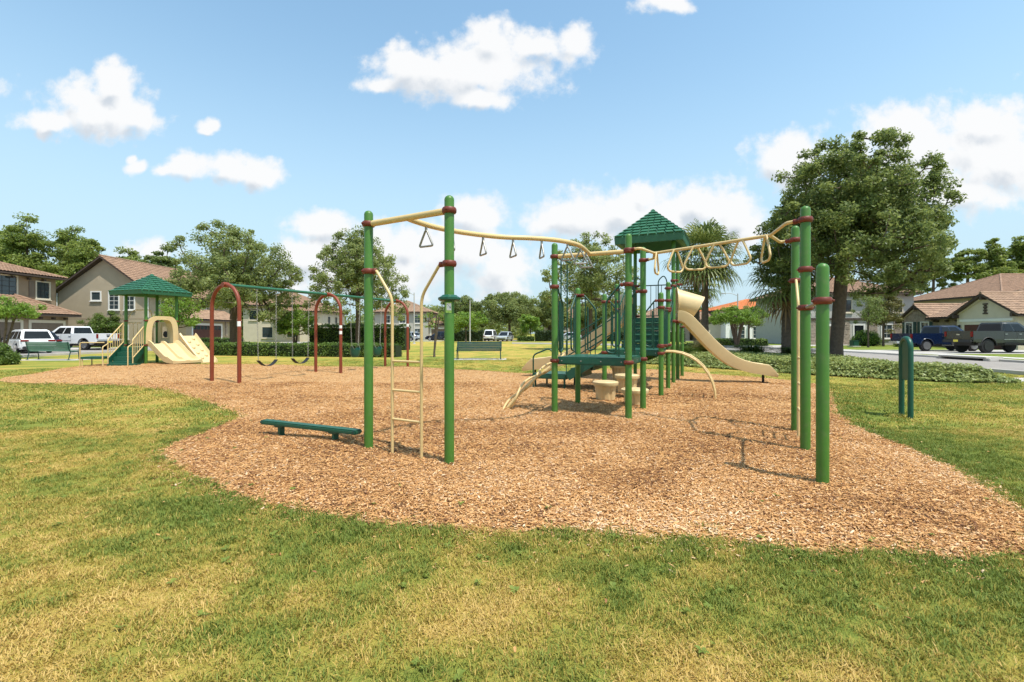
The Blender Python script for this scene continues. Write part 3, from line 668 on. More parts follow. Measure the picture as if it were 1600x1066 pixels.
def tree(name, label, cat, base, top, cz, rx, rz, m, seed, n_cl=160, per=260, size=0.16, cl_r=0.75, trunk_r=0.2, lean=(0, 0), cone=0.0, group=None, flat=0.75, bark='bark', fork=0.42, lump=0.25, inner=2.4, multi=1, ry=None, skip=None, bottom=0.0):
    rs = np.random.default_rng(seed); bx, by = base; ry = ry or rx
    t = thing(name, label, cat, (bx, by, 0), group)
    d = rs.normal(size=(n_cl * 4, 3)); d /= np.linalg.norm(d, axis=1, keepdims=True)
    d = d[d[:, 2] > -0.75 + bottom][:n_cl]; n_cl = len(d)
    r = rs.random(n_cl) ** (1 / inner)
    az = np.arctan2(d[:, 1], d[:, 0])
    lob = 1 + lump * (np.sin(az * 2 + seed) * .4 + np.sin(az * 3 + d[:, 2] * 4 + seed * 2.1) * .5 + np.sin(d[:, 2] * 6 + az + seed) * .4)
    p = d * np.minimum(r * lob, 1.04)[:, None]
    wide = 1 - cone * (p[:, 2] + 0.3)
    cx, cy = bx + lean[0], by + lean[1]
    C = np.stack([cx + p[:, 0] * rx * wide, cy + p[:, 1] * ry * wide, cz + p[:, 2] * rz], 1)
    rad = cl_r * rs.uniform(.65, 1.3, n_cl) * (1 - 0.35 * (r > .85))
    RR = np.stack([rad, rad, rad * flat], 1)
    V, A = leaves(C, RR, per, size, rs)
    # branches
    nodes = []; par = []
    def add(q, pa): nodes.append(np.array(q, float)); par.append(pa); return len(nodes) - 1
    tips = []
    hi = cz + rz * 0.45
    for k in range(multi):
        a = rs.random() * 6.28; sp = 0 if multi == 1 else 0.22 * rx
        prev = add((bx + math.cos(a) * sp * .18, by + math.sin(a) * sp * .18, -0.1), -1)
        steps = 9
        for i in range(1, steps + 1):
            f = i / steps
            q = (bx + lean[0] * f + math.cos(a) * sp * f * 1.6 + rs.normal(0, .05) * rx * .25 * f, by + lean[1] * f + math.sin(a) * sp * f * 1.6 + rs.normal(0, .05) * rx * .25 * f, hi * f)
            prev = add(q, prev)
    order = np.argsort(np.hypot(C[:, 0] - cx, C[:, 1] - cy) + 0.3 * C[:, 2])
    zmin = (cz - rz) * fork * 2
    for i in order[::1]:
        c = C[i]; NN = np.array(nodes); dd = np.linalg.norm(NN - c, axis=1) + np.where(NN[:, 2] > c[2] + 0.05 * rz, 0.5, 0) + np.where(NN[:, 2] < min(zmin, c[2] - .2), 4.0, 0)
        j = int(np.argmin(dd)); a = nodes[j]; mid = a * .5 + c * .5 + np.array([0, 0, -.06 * np.linalg.norm(c - a)]) + rs.normal(0, .04, 3) * np.linalg.norm(c - a)
        add(c, add(mid, j))
    n = len(nodes); w = np.zeros(n)
    haschild = np.zeros(n, bool)
    for i in range(n):
        if par[i] >= 0: haschild[par[i]] = True
    for i in range(n - 1, -1, -1):
        if not haschild[i]: w[i] += 1
        if par[i] >= 0: w[par[i]] += w[i]
    rad_n = trunk_r * (w / w[0]) ** 0.45; rad_n = np.maximum(rad_n, 0.010)
    mb = MB()
    for i in range(n):
        j = par[i]
        if j < 0: continue
        ra, rb = rad_n[j] if w[j] < w[i] * 2.5 else rad_n[i] * 1.15, rad_n[i]
        if j == 0 or par[j] == -1: ra = ra * 1.35
        mb.tube([nodes[j], nodes[i]], [ra, rb], 8 if rb > .05 else 4, caps=False)
    tr = mb.build('trunk', M[bark], t, smooth=70)
    leaf_obj('crown', V, A, m, t)
    return t

tree('oak_tree', 'large spreading oak with dense dark crown at the right road, tallest tree in the picture', 'tree', (15.0, 22.0), 10.5, 6.35, 4.35, 4.05, M['oak'], 31, n_cl=800, per=150, size=0.14, cl_r=0.52, trunk_r=0.27, lean=(0.75, 0.2), inner=2.2, cone=0.16, fork=.45, lump=.2)
tree('oak_tree', 'broad oak behind the near swing arch, hiding the gable house roof', 'tree', (-20.6, 35.0), 9.3, 5.4, 4.5, 3.9, M['oak2'], 12, n_cl=360, per=130, size=0.17, cl_r=0.66, trunk_r=0.24, cone=.12)
tree('oak_tree', 'pointed oak behind the middle swing arch and the tall hedge', 'tree', (-12.2, 37.5), 10.0, 5.7, 4.0, 4.2, M['oak2'], 13, n_cl=300, per=115, size=0.17, cl_r=0.62, trunk_r=0.2, cone=.42)
tree('oak_tree', 'airy light green oak standing behind the main play structure', 'tree', (6.6, 40.0), 9.6, 5.8, 3.9, 3.9, M['oak2'], 14, n_cl=240, per=95, size=0.18, cl_r=0.62, trunk_r=0.2, cone=.1)
tree('street_tree', 'round green tree beyond the far road, above the silver car', 'tree', (-0.5, 84.0+8), 10.0, 5.6, 5.4, 4.4, M['oak2'], 15, n_cl=130, per=170, size=0.38, cl_r=1.3, trunk_r=0.25, group='trees across the far road')
tree('street_tree', 'broad tree beyond the far road left of the street light pole', 'tree', (-10.5, 96.0), 9.0, 5.0, 5.0, 4.0, M['oak'], 16, n_cl=110, per=160, size=0.38, cl_r=1.3, trunk_r=0.25, group='trees across the far road')
tree('street_tree', 'wide tree beyond the far road, left of the main play deck', 'tree', (7.6, 97.0), 9.5, 5.4, 5.2, 4.2, M['oak2'], 17, n_cl=110, per=160, size=0.38, cl_r=1.3, trunk_r=0.25, group='trees across the far road')
tree('street_tree', 'tree beyond the far road directly behind the stair rails', 'tree', (17.0, 95.0), 9.0, 5.2, 5.2, 4.0, M['oak'], 18, n_cl=100, per=160, size=0.38, cl_r=1.3, trunk_r=0.25, group='trees across the far road')
tree('young_tree', 'small bright green tree beside the parked silver car', 'tree', (3.2, 80.5), 5.2, 2.8, 2.0, 1.9, M['myrtle'], 19, n_cl=50, per=130, size=0.26, cl_r=.7, trunk_r=0.08)
tree('young_tree', 'yellow green tree in front of the far hedge beside the green post tray', 'tree', (-7.0, 72.0), 5.6, 3.1, 3.2, 1.9, M['myrtle'], 20, n_cl=60, per=130, size=0.24, cl_r=.75, trunk_r=0.09)
tree('crape_myrtle', 'flat-topped bright green crape myrtle across the road beyond the slide', 'tree', (21.6, 45.5), 4.3, 2.75, 2.55, 1.15, M['myrtle'], 21, n_cl=90, per=190, size=0.14, cl_r=.5, trunk_r=0.038, multi=5, bottom=.4)
tree('crape_myrtle', 'bare-stemmed crape myrtle with thin crown on the lawn left of the bench', 'tree', (-4.55, 27.6), 2.9, 2.1, 0.95, 0.75, M['myrtle'], 22, n_cl=26, per=22, size=0.10, cl_r=.25, trunk_r=0.045, multi=4, bark='palmbark')
tree('young_tree', 'young tree with bent pale stems at the left edge of the picture', 'tree', (-28.0, 26.0), 3.6, 2.7, 1.35, 0.75, M['myrtle'], 23, n_cl=44, per=120, size=0.12, cl_r=.4, trunk_r=0.055, multi=3, lean=(.3, 0), bark='palmbark')
tree('shrub_tree', 'yellow green shrub rising behind the hedge between two swing arches', 'shrub', (-17.6, 38.5), 3.8, 2.2, 1.7, 1.4, M['myrtle'], 24, n_cl=60, per=140, size=0.14, cl_r=.5, trunk_r=0.09, multi=3)
tree('shrub_tree', 'bronze tinged small tree in front of the grey two-storey house', 'tree', (39.2, 50.0), 6.4, 3.6, 1.9, 2.8, M['olive'], 25, n_cl=80, per=150, size=0.15, cl_r=.6, trunk_r=0.1, cone=.2)
tree('shrub_tree', 'thin dark tree before the grey house beside the oak trunk', 'tree', (34.6, 46.0), 5.6, 3.6, 1.6, 1.9, M['oak'], 26, n_cl=46, per=90, size=0.14, cl_r=.5, trunk_r=0.08)
tree('shrub_tree', 'dark rounded tree in front of the white far house, left of the trunk palm', 'tree', (26.0, 52.0), 4.8, 3.0, 1.7, 1.5, M['oak'], 27, n_cl=50, per=120, size=0.16, cl_r=.55, trunk_r=0.1)
tree('shrub_tree', 'green shrub growing by the gable wall behind the white pickup', 'shrub', (-42.0, 48.6), 3.6, 1.9, 1.75, 1.75, M['hedge'], 28, n_cl=90, per=170, size=0.14, cl_r=.5, trunk_r=0.1, multi=3, bottom=-.2)
tree('shrub_tree', 'leafy yellow green tree behind the toddler play hood', 'tree', (-20.9, 29.5), 3.9, 2.6, 1.35, 1.2, M['myrtle'], 29, n_cl=40, per=100, size=0.13, cl_r=.45, trunk_r=0.07, multi=2)

pine_l = [(-88, 82, 19.0), (-81, 79, 21.5), (-76, 82, 19.6), (-71, 80, 16.8), (-68, 84, 16.2), (-64, 80, 14.2), (-60.5, 82, 16.8), (-56.5, 86, 12.8), (-52, 88, 11.0), (-83, 90, 21.0), (-66, 92, 15.5), (-100, 86, 19)]
lab_l = ['pine at the left picture edge above the brown house roof', 'tallest pine on the left, above the brown house', 'broad pine right of the tallest one on the left', 'pine above the right end of the brown house eave',
 'pine in the gap between the two left houses', 'lower pine just left of the gable peak', 'dark rounded pine directly over the gable peak', 'pine right of the gable peak', 'farthest right pine of the wood behind the gable house',
 'pine at the back of the wood behind the tallest one', 'back-row pine in the middle of the left wood', 'outermost pine of the left wood by the picture edge']
for i, (x, y, h) in enumerate(pine_l):
    tree('pine_tree', lab_l[i], 'tree', (x, y), h, h * .56, 5.0 + (i % 3) * .6, h * .43, M['pine' if i != 6 else 'oak'], 40 + i, n_cl=130, per=190, size=0.40, cl_r=1.6, trunk_r=0.28, cone=.5, flat=.5, bark='barkpine', group='pine wood behind the left houses', lump=.4)
pine_r = [(84.5, 95, 17.5), (89.5, 93, 18.8), (94, 92, 19.5), (99, 92, 20.0), (104, 94, 19.5), (80, 98, 16.5), (109, 96, 19)]
lab_r = ['pine above the main roof left of the bare-trunked pines', 'slim pine second from the left above the right-hand roofs', 'tall pine with bare trunk above the right-hand roofs', 'tallest bare-trunked pine at the upper right',
 'pine at the right picture edge behind the roofs', 'shortest pine beside the big oak crown at right', 'outermost pine past the right picture edge']
for i, (x, y, h) in enumerate(pine_r):
    tree('pine_tree', lab_r[i], 'tree', (x, y), h, h * .74, 3.2, h * .26, M['pine'], 60 + i, n_cl=60, per=170, size=0.42, cl_r=1.25, trunk_r=0.24, cone=.35, flat=.5, bark='barkpine', group='pines behind the right houses', lump=.4)

# understorey that closes the left wood
rs = np.random.default_rng(18); C = []; Rr = []
for k in range(330):
    x, y = rs.uniform(-112, -48), rs.uniform(83, 98); hh = 14.0 + 2 * math.sin(x * .4) - max(0, (x + 78)) * .34
    C.append((x, y, rs.uniform(1, hh))); Rr.append((2.4, 2.0, 1.3))
V, A = leaves(np.array(C), np.array(Rr), 130, 0.5, rs)
o = leaf_obj('wood_understorey', V, A, M['pine'], None); tag(o, 'dense green understorey filling the wood behind the left houses', kind='stuff')
# far-off wood along the horizon
rs = np.random.default_rng(8); C = []; Rr = []
for k in range(620):
    a = rs.uniform(-1.15, 1.15); d = rs.uniform(118, 150); x, y = d * math.tan(a) * .9, d
    if abs(x) > 230: continue
    hh = 6.0 + 3.5 * noise2(np.array([x * .06]), np.array([1.0]), 4)[0]
    C.append((x, y, rs.uniform(.8, hh))); Rr.append((2.4, 2.0, 1.6))
V, A = leaves(np.array(C), np.array(Rr), 110, 0.85, rs)
o = leaf_obj('distant_wood', V, A, M['oak2'], None); tag(o, 'distant band of green trees along the horizon', kind='stuff')

# ---- hedges: dense leafy boxes
def hedge(name, label, path, w, h, m, seed, dens=260, size=.13, core=True, cat='hedge', group=None, rough=.12):
    rs = np.random.default_rng(seed); pts = [Vector((*p, 0)) for p in path]
    t = thing(name, label, cat, pts[0], group)
    V = []; A = []
    for a, b in zip(pts[:-1], pts[1:]):
        L = (b - a).length; d = (b - a).normalized(); nr = Vector((-d.y, d.x, 0))
        n = int(L * (2 * h + w) * dens)
        s = rs.uniform(0, L, n); q = rs.uniform(0, 2 * h + w, n)
        off = np.where(q < h, -w / 2, np.where(q < h + w, q - h - w / 2, w / 2)); z = np.where(q < h, q, np.where(q < h + w, h, 2 * h + w - q))
        bump = (fbm(s * 1.0 + seed, z + off, 1.6, seed, 3) - .5) * 2 * rough * 2
        k = 1 + bump; x = a.x + d.x * s + nr.x * off * k; y = a.y + d.y * s + nr.y * off * k; zz = z * (1 + bump * .6) + rs.normal(0, .03, n)
        C = np.stack([x, y, np.maximum(zz, .03)], 1); v, aa = leaves(C, np.full((n, 3), .06), 1, size, rs, up=.4, aspect=.55); V.append(v); A.append(np.clip(.45 + (fbm(s, z, 1.3, seed + 3, 3) - .5) * 1.2 + rs.normal(0, .2, n), 0, 1))
    leaf_obj('foliage', np.concatenate(V), np.concatenate(A), m, t)
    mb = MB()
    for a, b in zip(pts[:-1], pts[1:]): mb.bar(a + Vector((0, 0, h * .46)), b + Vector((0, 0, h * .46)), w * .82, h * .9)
    mb.build('light_blocking_core', M['core'], t)  # solid dark box added inside the leaves to block light
    return t
hedge('hedge', 'low clipped hedge running behind the swing set', [(-19.6, 30.3), (-13.2, 28.6), (-6.6, 27.6)], 1.1, .72, M['hedge'], 1, 300, .11)
hedge('hedge', 'tall clipped hedge under the oaks behind the swing arches', [(-17.0, 40.5), (-8.6, 39.0)], 1.3, 2.0, M['hedge'], 2, 170, .15)
hedge('hedge', 'tall dark hedge across the lawn right of the thin pole', [(-10.6, 79.6), (-4.9, 79.6)], 1.6, 1.75, M['hedge_dark'], 3, 120, .2)
hedge('hedge', 'dark hedge across the lawn at the left of the main structure', [(3.9, 79.6), (8.6, 79.6)], 1.4, 1.7, M['hedge_dark'], 4, 120, .2)
hedge('hedge', 'low hedge below the small bright tree across the lawn', [(0.9, 79.2), (3.7, 79.2)], 1.0, .8, M['hedge'], 5, 130, .18)
hedge('hedge', 'long dark hedge far behind the posts of the play structure', [(12.5, 79), (19, 78.5), (27, 74)], 1.4, 1.5, M['hedge_dark'], 6, 90, .2)
hedge('hedge', 'low green hedge in front of the white far house', [(22.5, 53.0), (27.5, 51.0)], 1.0, .7, M['hedge'], 7, 150, .16)
hedge('hedge', 'low hedge by the garage of the gable house', [(-35.0, 52.2), (-30, 52.6)], .9, .8, M['hedge'], 9, 150, .15)
def bush(label, x, y, r, h, m, seed, size=.12, n=60, per=130, core=True, group=None):
    rs = np.random.default_rng(seed); t = thing('bush', label, 'bush', (x, y, 0), group)
    d = rs.normal(size=(n, 3)); d /= np.linalg.norm(d, axis=1, keepdims=True); d[:, 2] = np.abs(d[:, 2])
    C = np.stack([x + d[:, 0] * r * .78, y + d[:, 1] * r * .78, .08 + d[:, 2] * h * .8], 1)
    V, A = leaves(C, np.full((n, 3), r * .3), per, size, rs); V[:, :, 2] = np.maximum(V[:, :, 2], .01)
    leaf_obj('foliage', V, A, m, t)
    mb = MB(); mb.lathe([(r * .45, 0), (r * .72, h * .15), (r * .74, h * .45), (r * .5, h * .75), (r * .1, h * .85)], (x, y, 0), 14); mb.build('light_blocking_core', M['core'], t, smooth=60)  # dark solid core added within the foliage so no light passes through
    return t
bush('round clipped bush at the left picture edge beside the left bench', -22.75, 20.8, .85, .85, M['hedge'], 1, .09, 80, 200)
bush('round yellow green bush at the foot of the grey house wall', 38.6, 51.6, 1.5, 1.7, M['myrtle'], 2)
bush('dark low bush before the bronze tinged tree', 40.2, 47.6, 1.5, .8, M['hedge'], 3)
bush('small bush right of the dark grey pickup', 36.6, 30.6, .8, .65, M['hedge'], 4)
bush('dark bush under the palms behind the main structure', 8.2, 27.5, 1.0, .9, M['hedge_dark'], 5)
bush('low bush by the palm trunk next to the slide', 10.0, 27.0, .9, .7, M['hedge'], 6)

# ---- leafy ground cover bed by the right road
BED = [(6.0, 21.5), (8.2, 18.4), (9.8, 15.9), (11.2, 14.3), (12.6, 13.3), (13.9, 13.0), (14.4, 13.8), (13.9, 15.6), (14.2, 18.5), (14.6, 22), (12.5, 24.5), (9, 25.5)]
x, y = pts_in(5, 16, 12, 27, 95); k = inside(BED, x, y); x, y = x[k], y[k]
hh = .30 + .16 * fbm(x, y, .8, 3, 3); e = np.clip(edge_dist(BED, x, y) / .7, .25, 1); hh = hh * e
rs = np.random.default_rng(5)
C = np.stack([x, y, hh * .75], 1); V, A = leaves(C, np.stack([np.full_like(x, .17), np.full_like(x, .17), hh * .5], 1), 26, .085, rs, up=.9, aspect=.6)
V[:, :, 2] = np.maximum(V[:, :, 2], .01)
o = leaf_obj('ground_cover', V, A, M['cover'], None); tag(o, 'pale variegated leafy ground cover filling the bed by the right road', kind='stuff')
tri = tessellate_polygon([[Vector((a, b, 0)) for a, b in BED]])
o = np_mesh('bed_soil', [(a, b, 0.03) for a, b in BED], [tuple(q) for q in tri], mat('bed_soil', (0.05, 0.035, 0.022), .95, .3, 8, .5, 40)); tag(o, kind='structure')
# ornamental grass clumps behind the slide
def grass_clump(label, x, y, h, r, seed, m):
    rs = np.random.default_rng(seed); t = thing('ornamental_grass', label, 'grass clump', (x, y, 0), 'ornamental grasses behind the slide')
    N = 700; a = rs.random(N) * 6.28; rr = r * .35 * np.sqrt(rs.random(N)); bx, by = x + np.cos(a) * rr, y + np.sin(a) * rr
    b = a + rs.normal(0, .5, N); L = rs.uniform(.3, 1, N); hh = h * rs.uniform(.55, 1.05, N); w = .012
    px, py = -np.sin(b) * w, np.cos(b) * w
    ex, ey = bx + np.cos(b) * L * r, by + np.sin(b) * L * r; mx, my = bx + np.cos(b) * L * r * .35, by + np.sin(b) * L * r * .35
    z0 = np.zeros(N); zm = hh * .75; ze = hh * (1 - .35 * L)
    V = np.stack([np.stack([bx - px, by - py, z0], 1), np.stack([bx + px, by + py, z0], 1), np.stack([mx + px, my + py, zm], 1), np.stack([mx - px, my - py, zm], 1), np.stack([ex, ey, ze], 1), np.stack([ex, ey, ze + .005], 1)], 1)
    i = np.arange(N) * 6
    F = np.concatenate([np.stack([i, i + 1, i + 2, i + 3], 1), np.stack([i + 3, i + 2, i + 4, i + 5], 1)])
    np_mesh('blades', V.reshape(-1, 3), F, m, t, attr=np.tile(rs.random(N), 2))
grass_clump('ornamental grass clump nearest the slide chute', 8.0, 22.6, 1.0, .9, 1, M['hedge'])
grass_clump('yellowish ornamental grass clump under the crape myrtle', 10.6, 25.6, 1.25, .9, 2, M['olive'])
grass_clump('ornamental grass clump left of the leaning palm trunk', 12.3, 24.3, 1.0, 1.0, 3, M['hedge'])
grass_clump('ornamental grass clump behind the slide posts', 6.6, 23.4, .9, .9, 4, M['hedge'])
grass_clump('ornamental grass clump between palm trunk and oak trunk', 14.2, 23.6, .9, .9, 5, M['hedge'])

# ---- sabal palms: every fan is a part
def palm(label, x, y, h, r, seed, nf=58, tr=.17, lean=.0):
    rs = np.random.default_rng(seed); t = thing('palm_tree', label, 'palm', (x, y, 0), 'sabal palms behind the slide')
    pts = []; rad = []
    for i in range(34):
        f = i / 33; pts.append((x + lean * f, y, h * f)); rad.append(tr * (1.15 - .25 * f + (.08 if i % 2 else 0)) * (1.25 if f > .88 else 1))
    MB().tube(pts, rad, 12).build('trunk', M['palmbark'], t, smooth=50)
    top = Vector((x + lean, y, h))
    for k in range(nf):
        el = R(80) - (k / nf) * R(135) + rs.normal(0, .08); az = k * 2.39996 + rs.normal(0, .15)
        dr = Vector((math.cos(az) * math.cos(el), math.sin(az) * math.cos(el), math.sin(el)))
        pl = r * rs.uniform(.42, .55); fan = r * rs.uniform(.48, .64)
        droop = Vector((0, 0, -.28 * pl))
        c = top + dr * pl + droop * (.3 + .7 * math.cos(el)); side = dr.cross(Vector((0, 0, 1)))
        if side.length < .1: side = Vector((1, 0, 0))
        side.normalize(); upv = side.cross(dr).normalized()
        mb = MB(); mb.tube([top, top + dr * pl * .5 + Vector((0, 0, .02)), c], [.022, .016, .010], 4)
        nl = 17; A = [.5] * len(mb.f); tone = rs.random()
        for q in range(nl):
            a = (q / (nl - 1) - .5) * R(210); L = fan * (1 - .25 * abs(a) / R(105)) * rs.uniform(.9, 1.08)
            dd = (dr * math.cos(a) + side * math.sin(a)).normalized(); nn = (upv * .9 + side * .2 * math.sin(a)).normalized(); ww = dd.cross(nn).normalized() * .034
            p0 = c; p1 = c + dd * L * .55 + upv * .04 * math.cos(a) ; p2 = c + dd * L * .82 + Vector((0, 0, -.10 * L)); p3 = c + dd * L * .96 + Vector((0, 0, -.34 * L))
            mb.add([p0 - ww * .3, p0 + ww * .3, p1 + ww * 1.2, p1 - ww * 1.2, p2 + ww * .8, p2 - ww * .8, p3 + ww * .15, p3 - ww * .15], [(0, 1, 2, 3), (3, 2, 4, 5), (5, 4, 6, 7)])
            A += [min(1, max(0, tone * .7 + rs.normal(.1, .15)))] * 3
        ob = np_mesh_from_mb('frond', mb, M['palmdead'] if el < R(-42) and rs.random() < .6 else M['palm'], t, A)
def np_mesh_from_mb(name, mb, m, parent, A):
    off = rootloc(parent); me = bpy.data.meshes.new(name)
    me.from_pydata([(a - off.x, b - off.y, c - off.z) for a, b, c in mb.v], [], mb.f)
    at = me.attributes.new('v', 'FLOAT', 'FACE'); at.data.foreach_set('value', np.asarray(A, np.float32)); me.materials.append(m)
    return link(name, me, parent)
palm('tall sabal palm rising directly behind the slide hood', 10.8, 26.5, 5.9, 2.3, 1)
palm('sabal palm half hidden behind the slide tower palm', 11.5, 29.5, 4.6, 1.7, 2, nf=30)
palm('shorter sabal palm left of the oak, its trunk beside the tall end posts', 13.9, 24.0, 4.1, 2.1, 3, nf=42, tr=.2)
# ================================================================== HOUSES AND VEHICLES
def slope(parent, e0, e1, r1, r0, m, name='roof', pitch=.30, row=.38):
    """one barrel-tiled roof plane: eave e0-e1, ridge r0-r1 (r0 over e0)"""
    e0, e1, r0, r1 = map(Vector, (e0, e1, r0, r1)); U = e1 - e0; L = U.length; U.normalize()
    a = (r0 - e0).dot(U); b = L - (r1 - e0).dot(U); up = (r0 - e0) - U * a; S = up.length; up.normalize(); nrm = U.cross(up).normalized()
    if nrm.z < 0: nrm = -nrm
    nu = max(2, int(L / pitch)) * 4; nv = max(2, int(S / row)); rows = []
    rr = random.Random(int(L * 100))
    for j in range(nv * 2 + 1):
        t = (j // 2 + (1 if j % 2 else 0) * .96) / nv if j < nv * 2 else 1.0
        lift = .045 * (1 - (j % 2)) if j < nv * 2 else 0
        R0 = []
        for i in range(nu + 1):
            s = L * i / nu; vmax = 1.0
            if a > 1e-3: vmax = min(vmax, s / a)
            if b > 1e-3: vmax = min(vmax, (L - s) / b)
            w = .055 * abs(math.sin(math.pi * i / 4 * 1.0)) if True else 0
            R0.append(e0 + U * s + up * S * min(t, max(vmax, 0)) + nrm * (.03 + w + lift))
        rows.append(R0)
    return MB().grid(rows).build(name, m, parent)
def slab3(mb, pts, th):
    """a roof board under the tiles: polygon given counter-clockwise, thickness straight down"""
    n = len(pts); pts = [Vector(p) for p in pts]; dn = Vector((0, 0, -th))
    mb.add(pts + [p + dn for p in pts], [tuple(range(n)), tuple(range(2 * n - 1, n - 1, -1))] + [(i, n + i, n + (i + 1) % n, (i + 1) % n) for i in range(n)])
def plane(parent, e0, e1, r1, r0, m, th=.16):
    mb = MB(); slab3(mb, [e0, e1, r1, r0] if (Vector(r1) - Vector(r0)).length > .01 else [e0, e1, r1], th); b = mb.build('roof_deck', M['fascia'], parent)
    slope(parent, e0, e1, r1, r0, m)
def gable_roof(p, x0, x1, y0, y1, ze, zr, axis, m, oh=.5):
    """ridge along 'x' or 'y'"""
    k = (zr - ze) / (((x1 - x0) if axis == 'y' else (y1 - y0)) / 2); zl = ze - k * oh
    if axis == 'y':
        xm = (x0 + x1) / 2; a, b = y0 - oh, y1 + oh
        plane(p, (x1 + oh, a, zl), (x1 + oh, b, zl), (xm, b, zr), (xm, a, zr), m); plane(p, (x0 - oh, b, zl), (x0 - oh, a, zl), (xm, a, zr), (xm, b, zr), m)
        MB().tube([(xm, a, zr + .06), (xm, b, zr + .06)], .13, 8).build('ridge_cap', m, p)
    else:
        ym = (y0 + y1) / 2; a, b = x0 - oh, x1 + oh
        plane(p, (a, y0 - oh, zl), (b, y0 - oh, zl), (b, ym, zr), (a, ym, zr), m); plane(p, (b, y1 + oh, zl), (a, y1 + oh, zl), (a, ym, zr), (b, ym, zr), m)
        MB().tube([(a, ym, zr + .06), (b, ym, zr + .06)], .13, 8).build('ridge_cap', m, p)
def hip_roof(p, x0, x1, y0, y1, ze, zr, m, oh=.5):
    x0 -= oh; x1 += oh; y0 -= oh; y1 += oh; w, d = x1 - x0, y1 - y0; h = min(w, d) / 2
    if w >= d: A, B = (x0 + h, (y0 + y1) / 2, zr), (x1 - h, (y0 + y1) / 2, zr)
    else: A, B = ((x0 + x1) / 2, y0 + h, zr), ((x0 + x1) / 2, y1 - h, zr)
    c = [(x0, y0, ze), (x1, y0, ze), (x1, y1, ze), (x0, y1, ze)]
    if w >= d: q = [(0, 1, B, A), (1, 2, B, B), (2, 3, A, B), (3, 0, A, A)]
    else: q = [(0, 1, A, A), (1, 2, B, A), (2, 3, B, B), (3, 0, A, B)]
    for i, j, r1, r0 in q: plane(p, c[i], c[j], r1, r0, m)
    for i, rA in ((0, A), (1, B if w >= d else A), (2, B), (3, A if w >= d else B)):
        MB().tube([Vector(c[i]) + Vector((0, 0, .08)), Vector(rA) + Vector((0, 0, .08))], .11, 6).build('hip_cap', m, p)
    if (Vector(A) - Vector(B)).length > .1: MB().tube([Vector(A) + Vector((0, 0, .08)), Vector(B) + Vector((0, 0, .08))], .12, 6).build('ridge_cap', m, p)
def walls(p, x0, x1, y0, y1, z0, z1, m, name='wall'):
    return MB().box(((x0 + x1) / 2, (y0 + y1) / 2, (z0 + z1) / 2), (x1 - x0, y1 - y0, z1 - z0)).build(name, m, p)
def gable_wall(p, axis, c, a0, a1, ze, zr, m, th=.2):
    """triangle of wall: plane at coordinate c of the other axis"""
    mid = (a0 + a1) / 2; mb = MB(); q = [(a0, ze), (a1, ze), (mid, zr)]
    P = (lambda s, z, o: (s, c + o, z)) if axis == 'y' else (lambda s, z, o: (c + o, s, z))
    mb.add([P(s, z, 0) for s, z in q] + [P(s, z, th) for s, z in q], [(0, 1, 2), (5, 4, 3), (0, 3, 4, 1), (1, 4, 5, 2), (2, 5, 3, 0)])
    return mb.build('gable', m, p)
def face(nrm):
    """wall frame: (out, across) vectors for the outward normal"""
    return {'-y': (Vector((0, -1, 0)), Vector((1, 0, 0))), '+x': (Vector((1, 0, 0)), Vector((0, 1, 0))), '-x': (Vector((-1, 0, 0)), Vector((0, -1, 0)))}[nrm]
def on_wall(mb, c, n, w, h, d0, d1, ox=0, oz=0):
    o, a = face(n); c = Vector(c); ctr = c + a * ox + Vector((0, 0, oz)) + o * ((d0 + d1) / 2)
    Mx = Matrix((a, -o if False else o, Vector((0, 0, 1)))).transposed()
    mb.box(ctr, (w, d1 - d0, h), rot=Mx); return mb
def window(p, c, n, w, h, trim='trim', tw=.12, cols=2, rows=3, shutters=False, sill=True):
    mb = MB()
    for s in (-1, 1): on_wall(mb, c, n, tw, h + 2 * tw, -.02, .07, s * (w / 2 + tw / 2)); on_wall(mb, c, n, w, tw, -.02, .068, 0, s * (h / 2 + tw / 2))
    f = mb.build('window', M[trim], p)
    on_wall(MB(), c, n, w, h, -.05, .012).build('pane', M['winglass'], f)
    mb = MB()
    for i in range(1, cols): on_wall(mb, c, n, .03, h, .01, .030, -w / 2 + w * i / cols)
    for j in range(1, rows): on_wall(mb, c, n, w, .03 if j != rows // 2 else .05, .01, .034, 0, -h / 2 + h * j / rows)
    mb.build('muntin', M['plastic'] if trim == 'trim' else M['wtrim'], f)
    if sill: on_wall(MB(), c, n, w + 2 * tw + .1, .08, -.02, .14, 0, -h / 2 - tw - .04).build('sill', M[trim], f)
    if shutters:
        for s in (-1, 1): on_wall(MB(), c, n, .35, h + .2, -.02, .05, s * (w / 2 + tw + .19)).build('shutter', M['bench_dark'], p)
def garage_door(p, c, n, w, h, m, trim='trim', glass=False):
    d = on_wall(MB(), c, n, w, h, -.1, .02).build('garage_door', M[m], p)
    rows = 4; cols = max(4, int(w / .62))
    for j in range(rows):
        for i in range(cols):
            pm = M[m]
            if glass and j == rows - 1: pm = M['winglass']
            on_wall(MB(), c, n, w / cols * .8, h / rows * .74, .018, .034, -w / 2 + w * (i + .5) / cols, -h / 2 + h * (j + .5) / rows).build('panel', pm, d, bevel=.01, bseg=1)
    mb = MB()
    for s in (-1, 1): on_wall(mb, c, n, .22, h + .25, -.05, .06, s * (w / 2 + .11), .125)
    on_wall(mb, c, n, w, .25, -.05, .058, 0, h / 2 + .125); mb.build('door_surround', M[trim], p)
def brackets(p, a, b, n, z, size=.22):
    a, b = Vector(a), Vector(b)
    for i in range(n):
        q = a.lerp(b, (i + .5) / n); MB().box((q.x, q.y, z), (size, size, size * .9)).build('eave_bracket', M['fascia'], p)
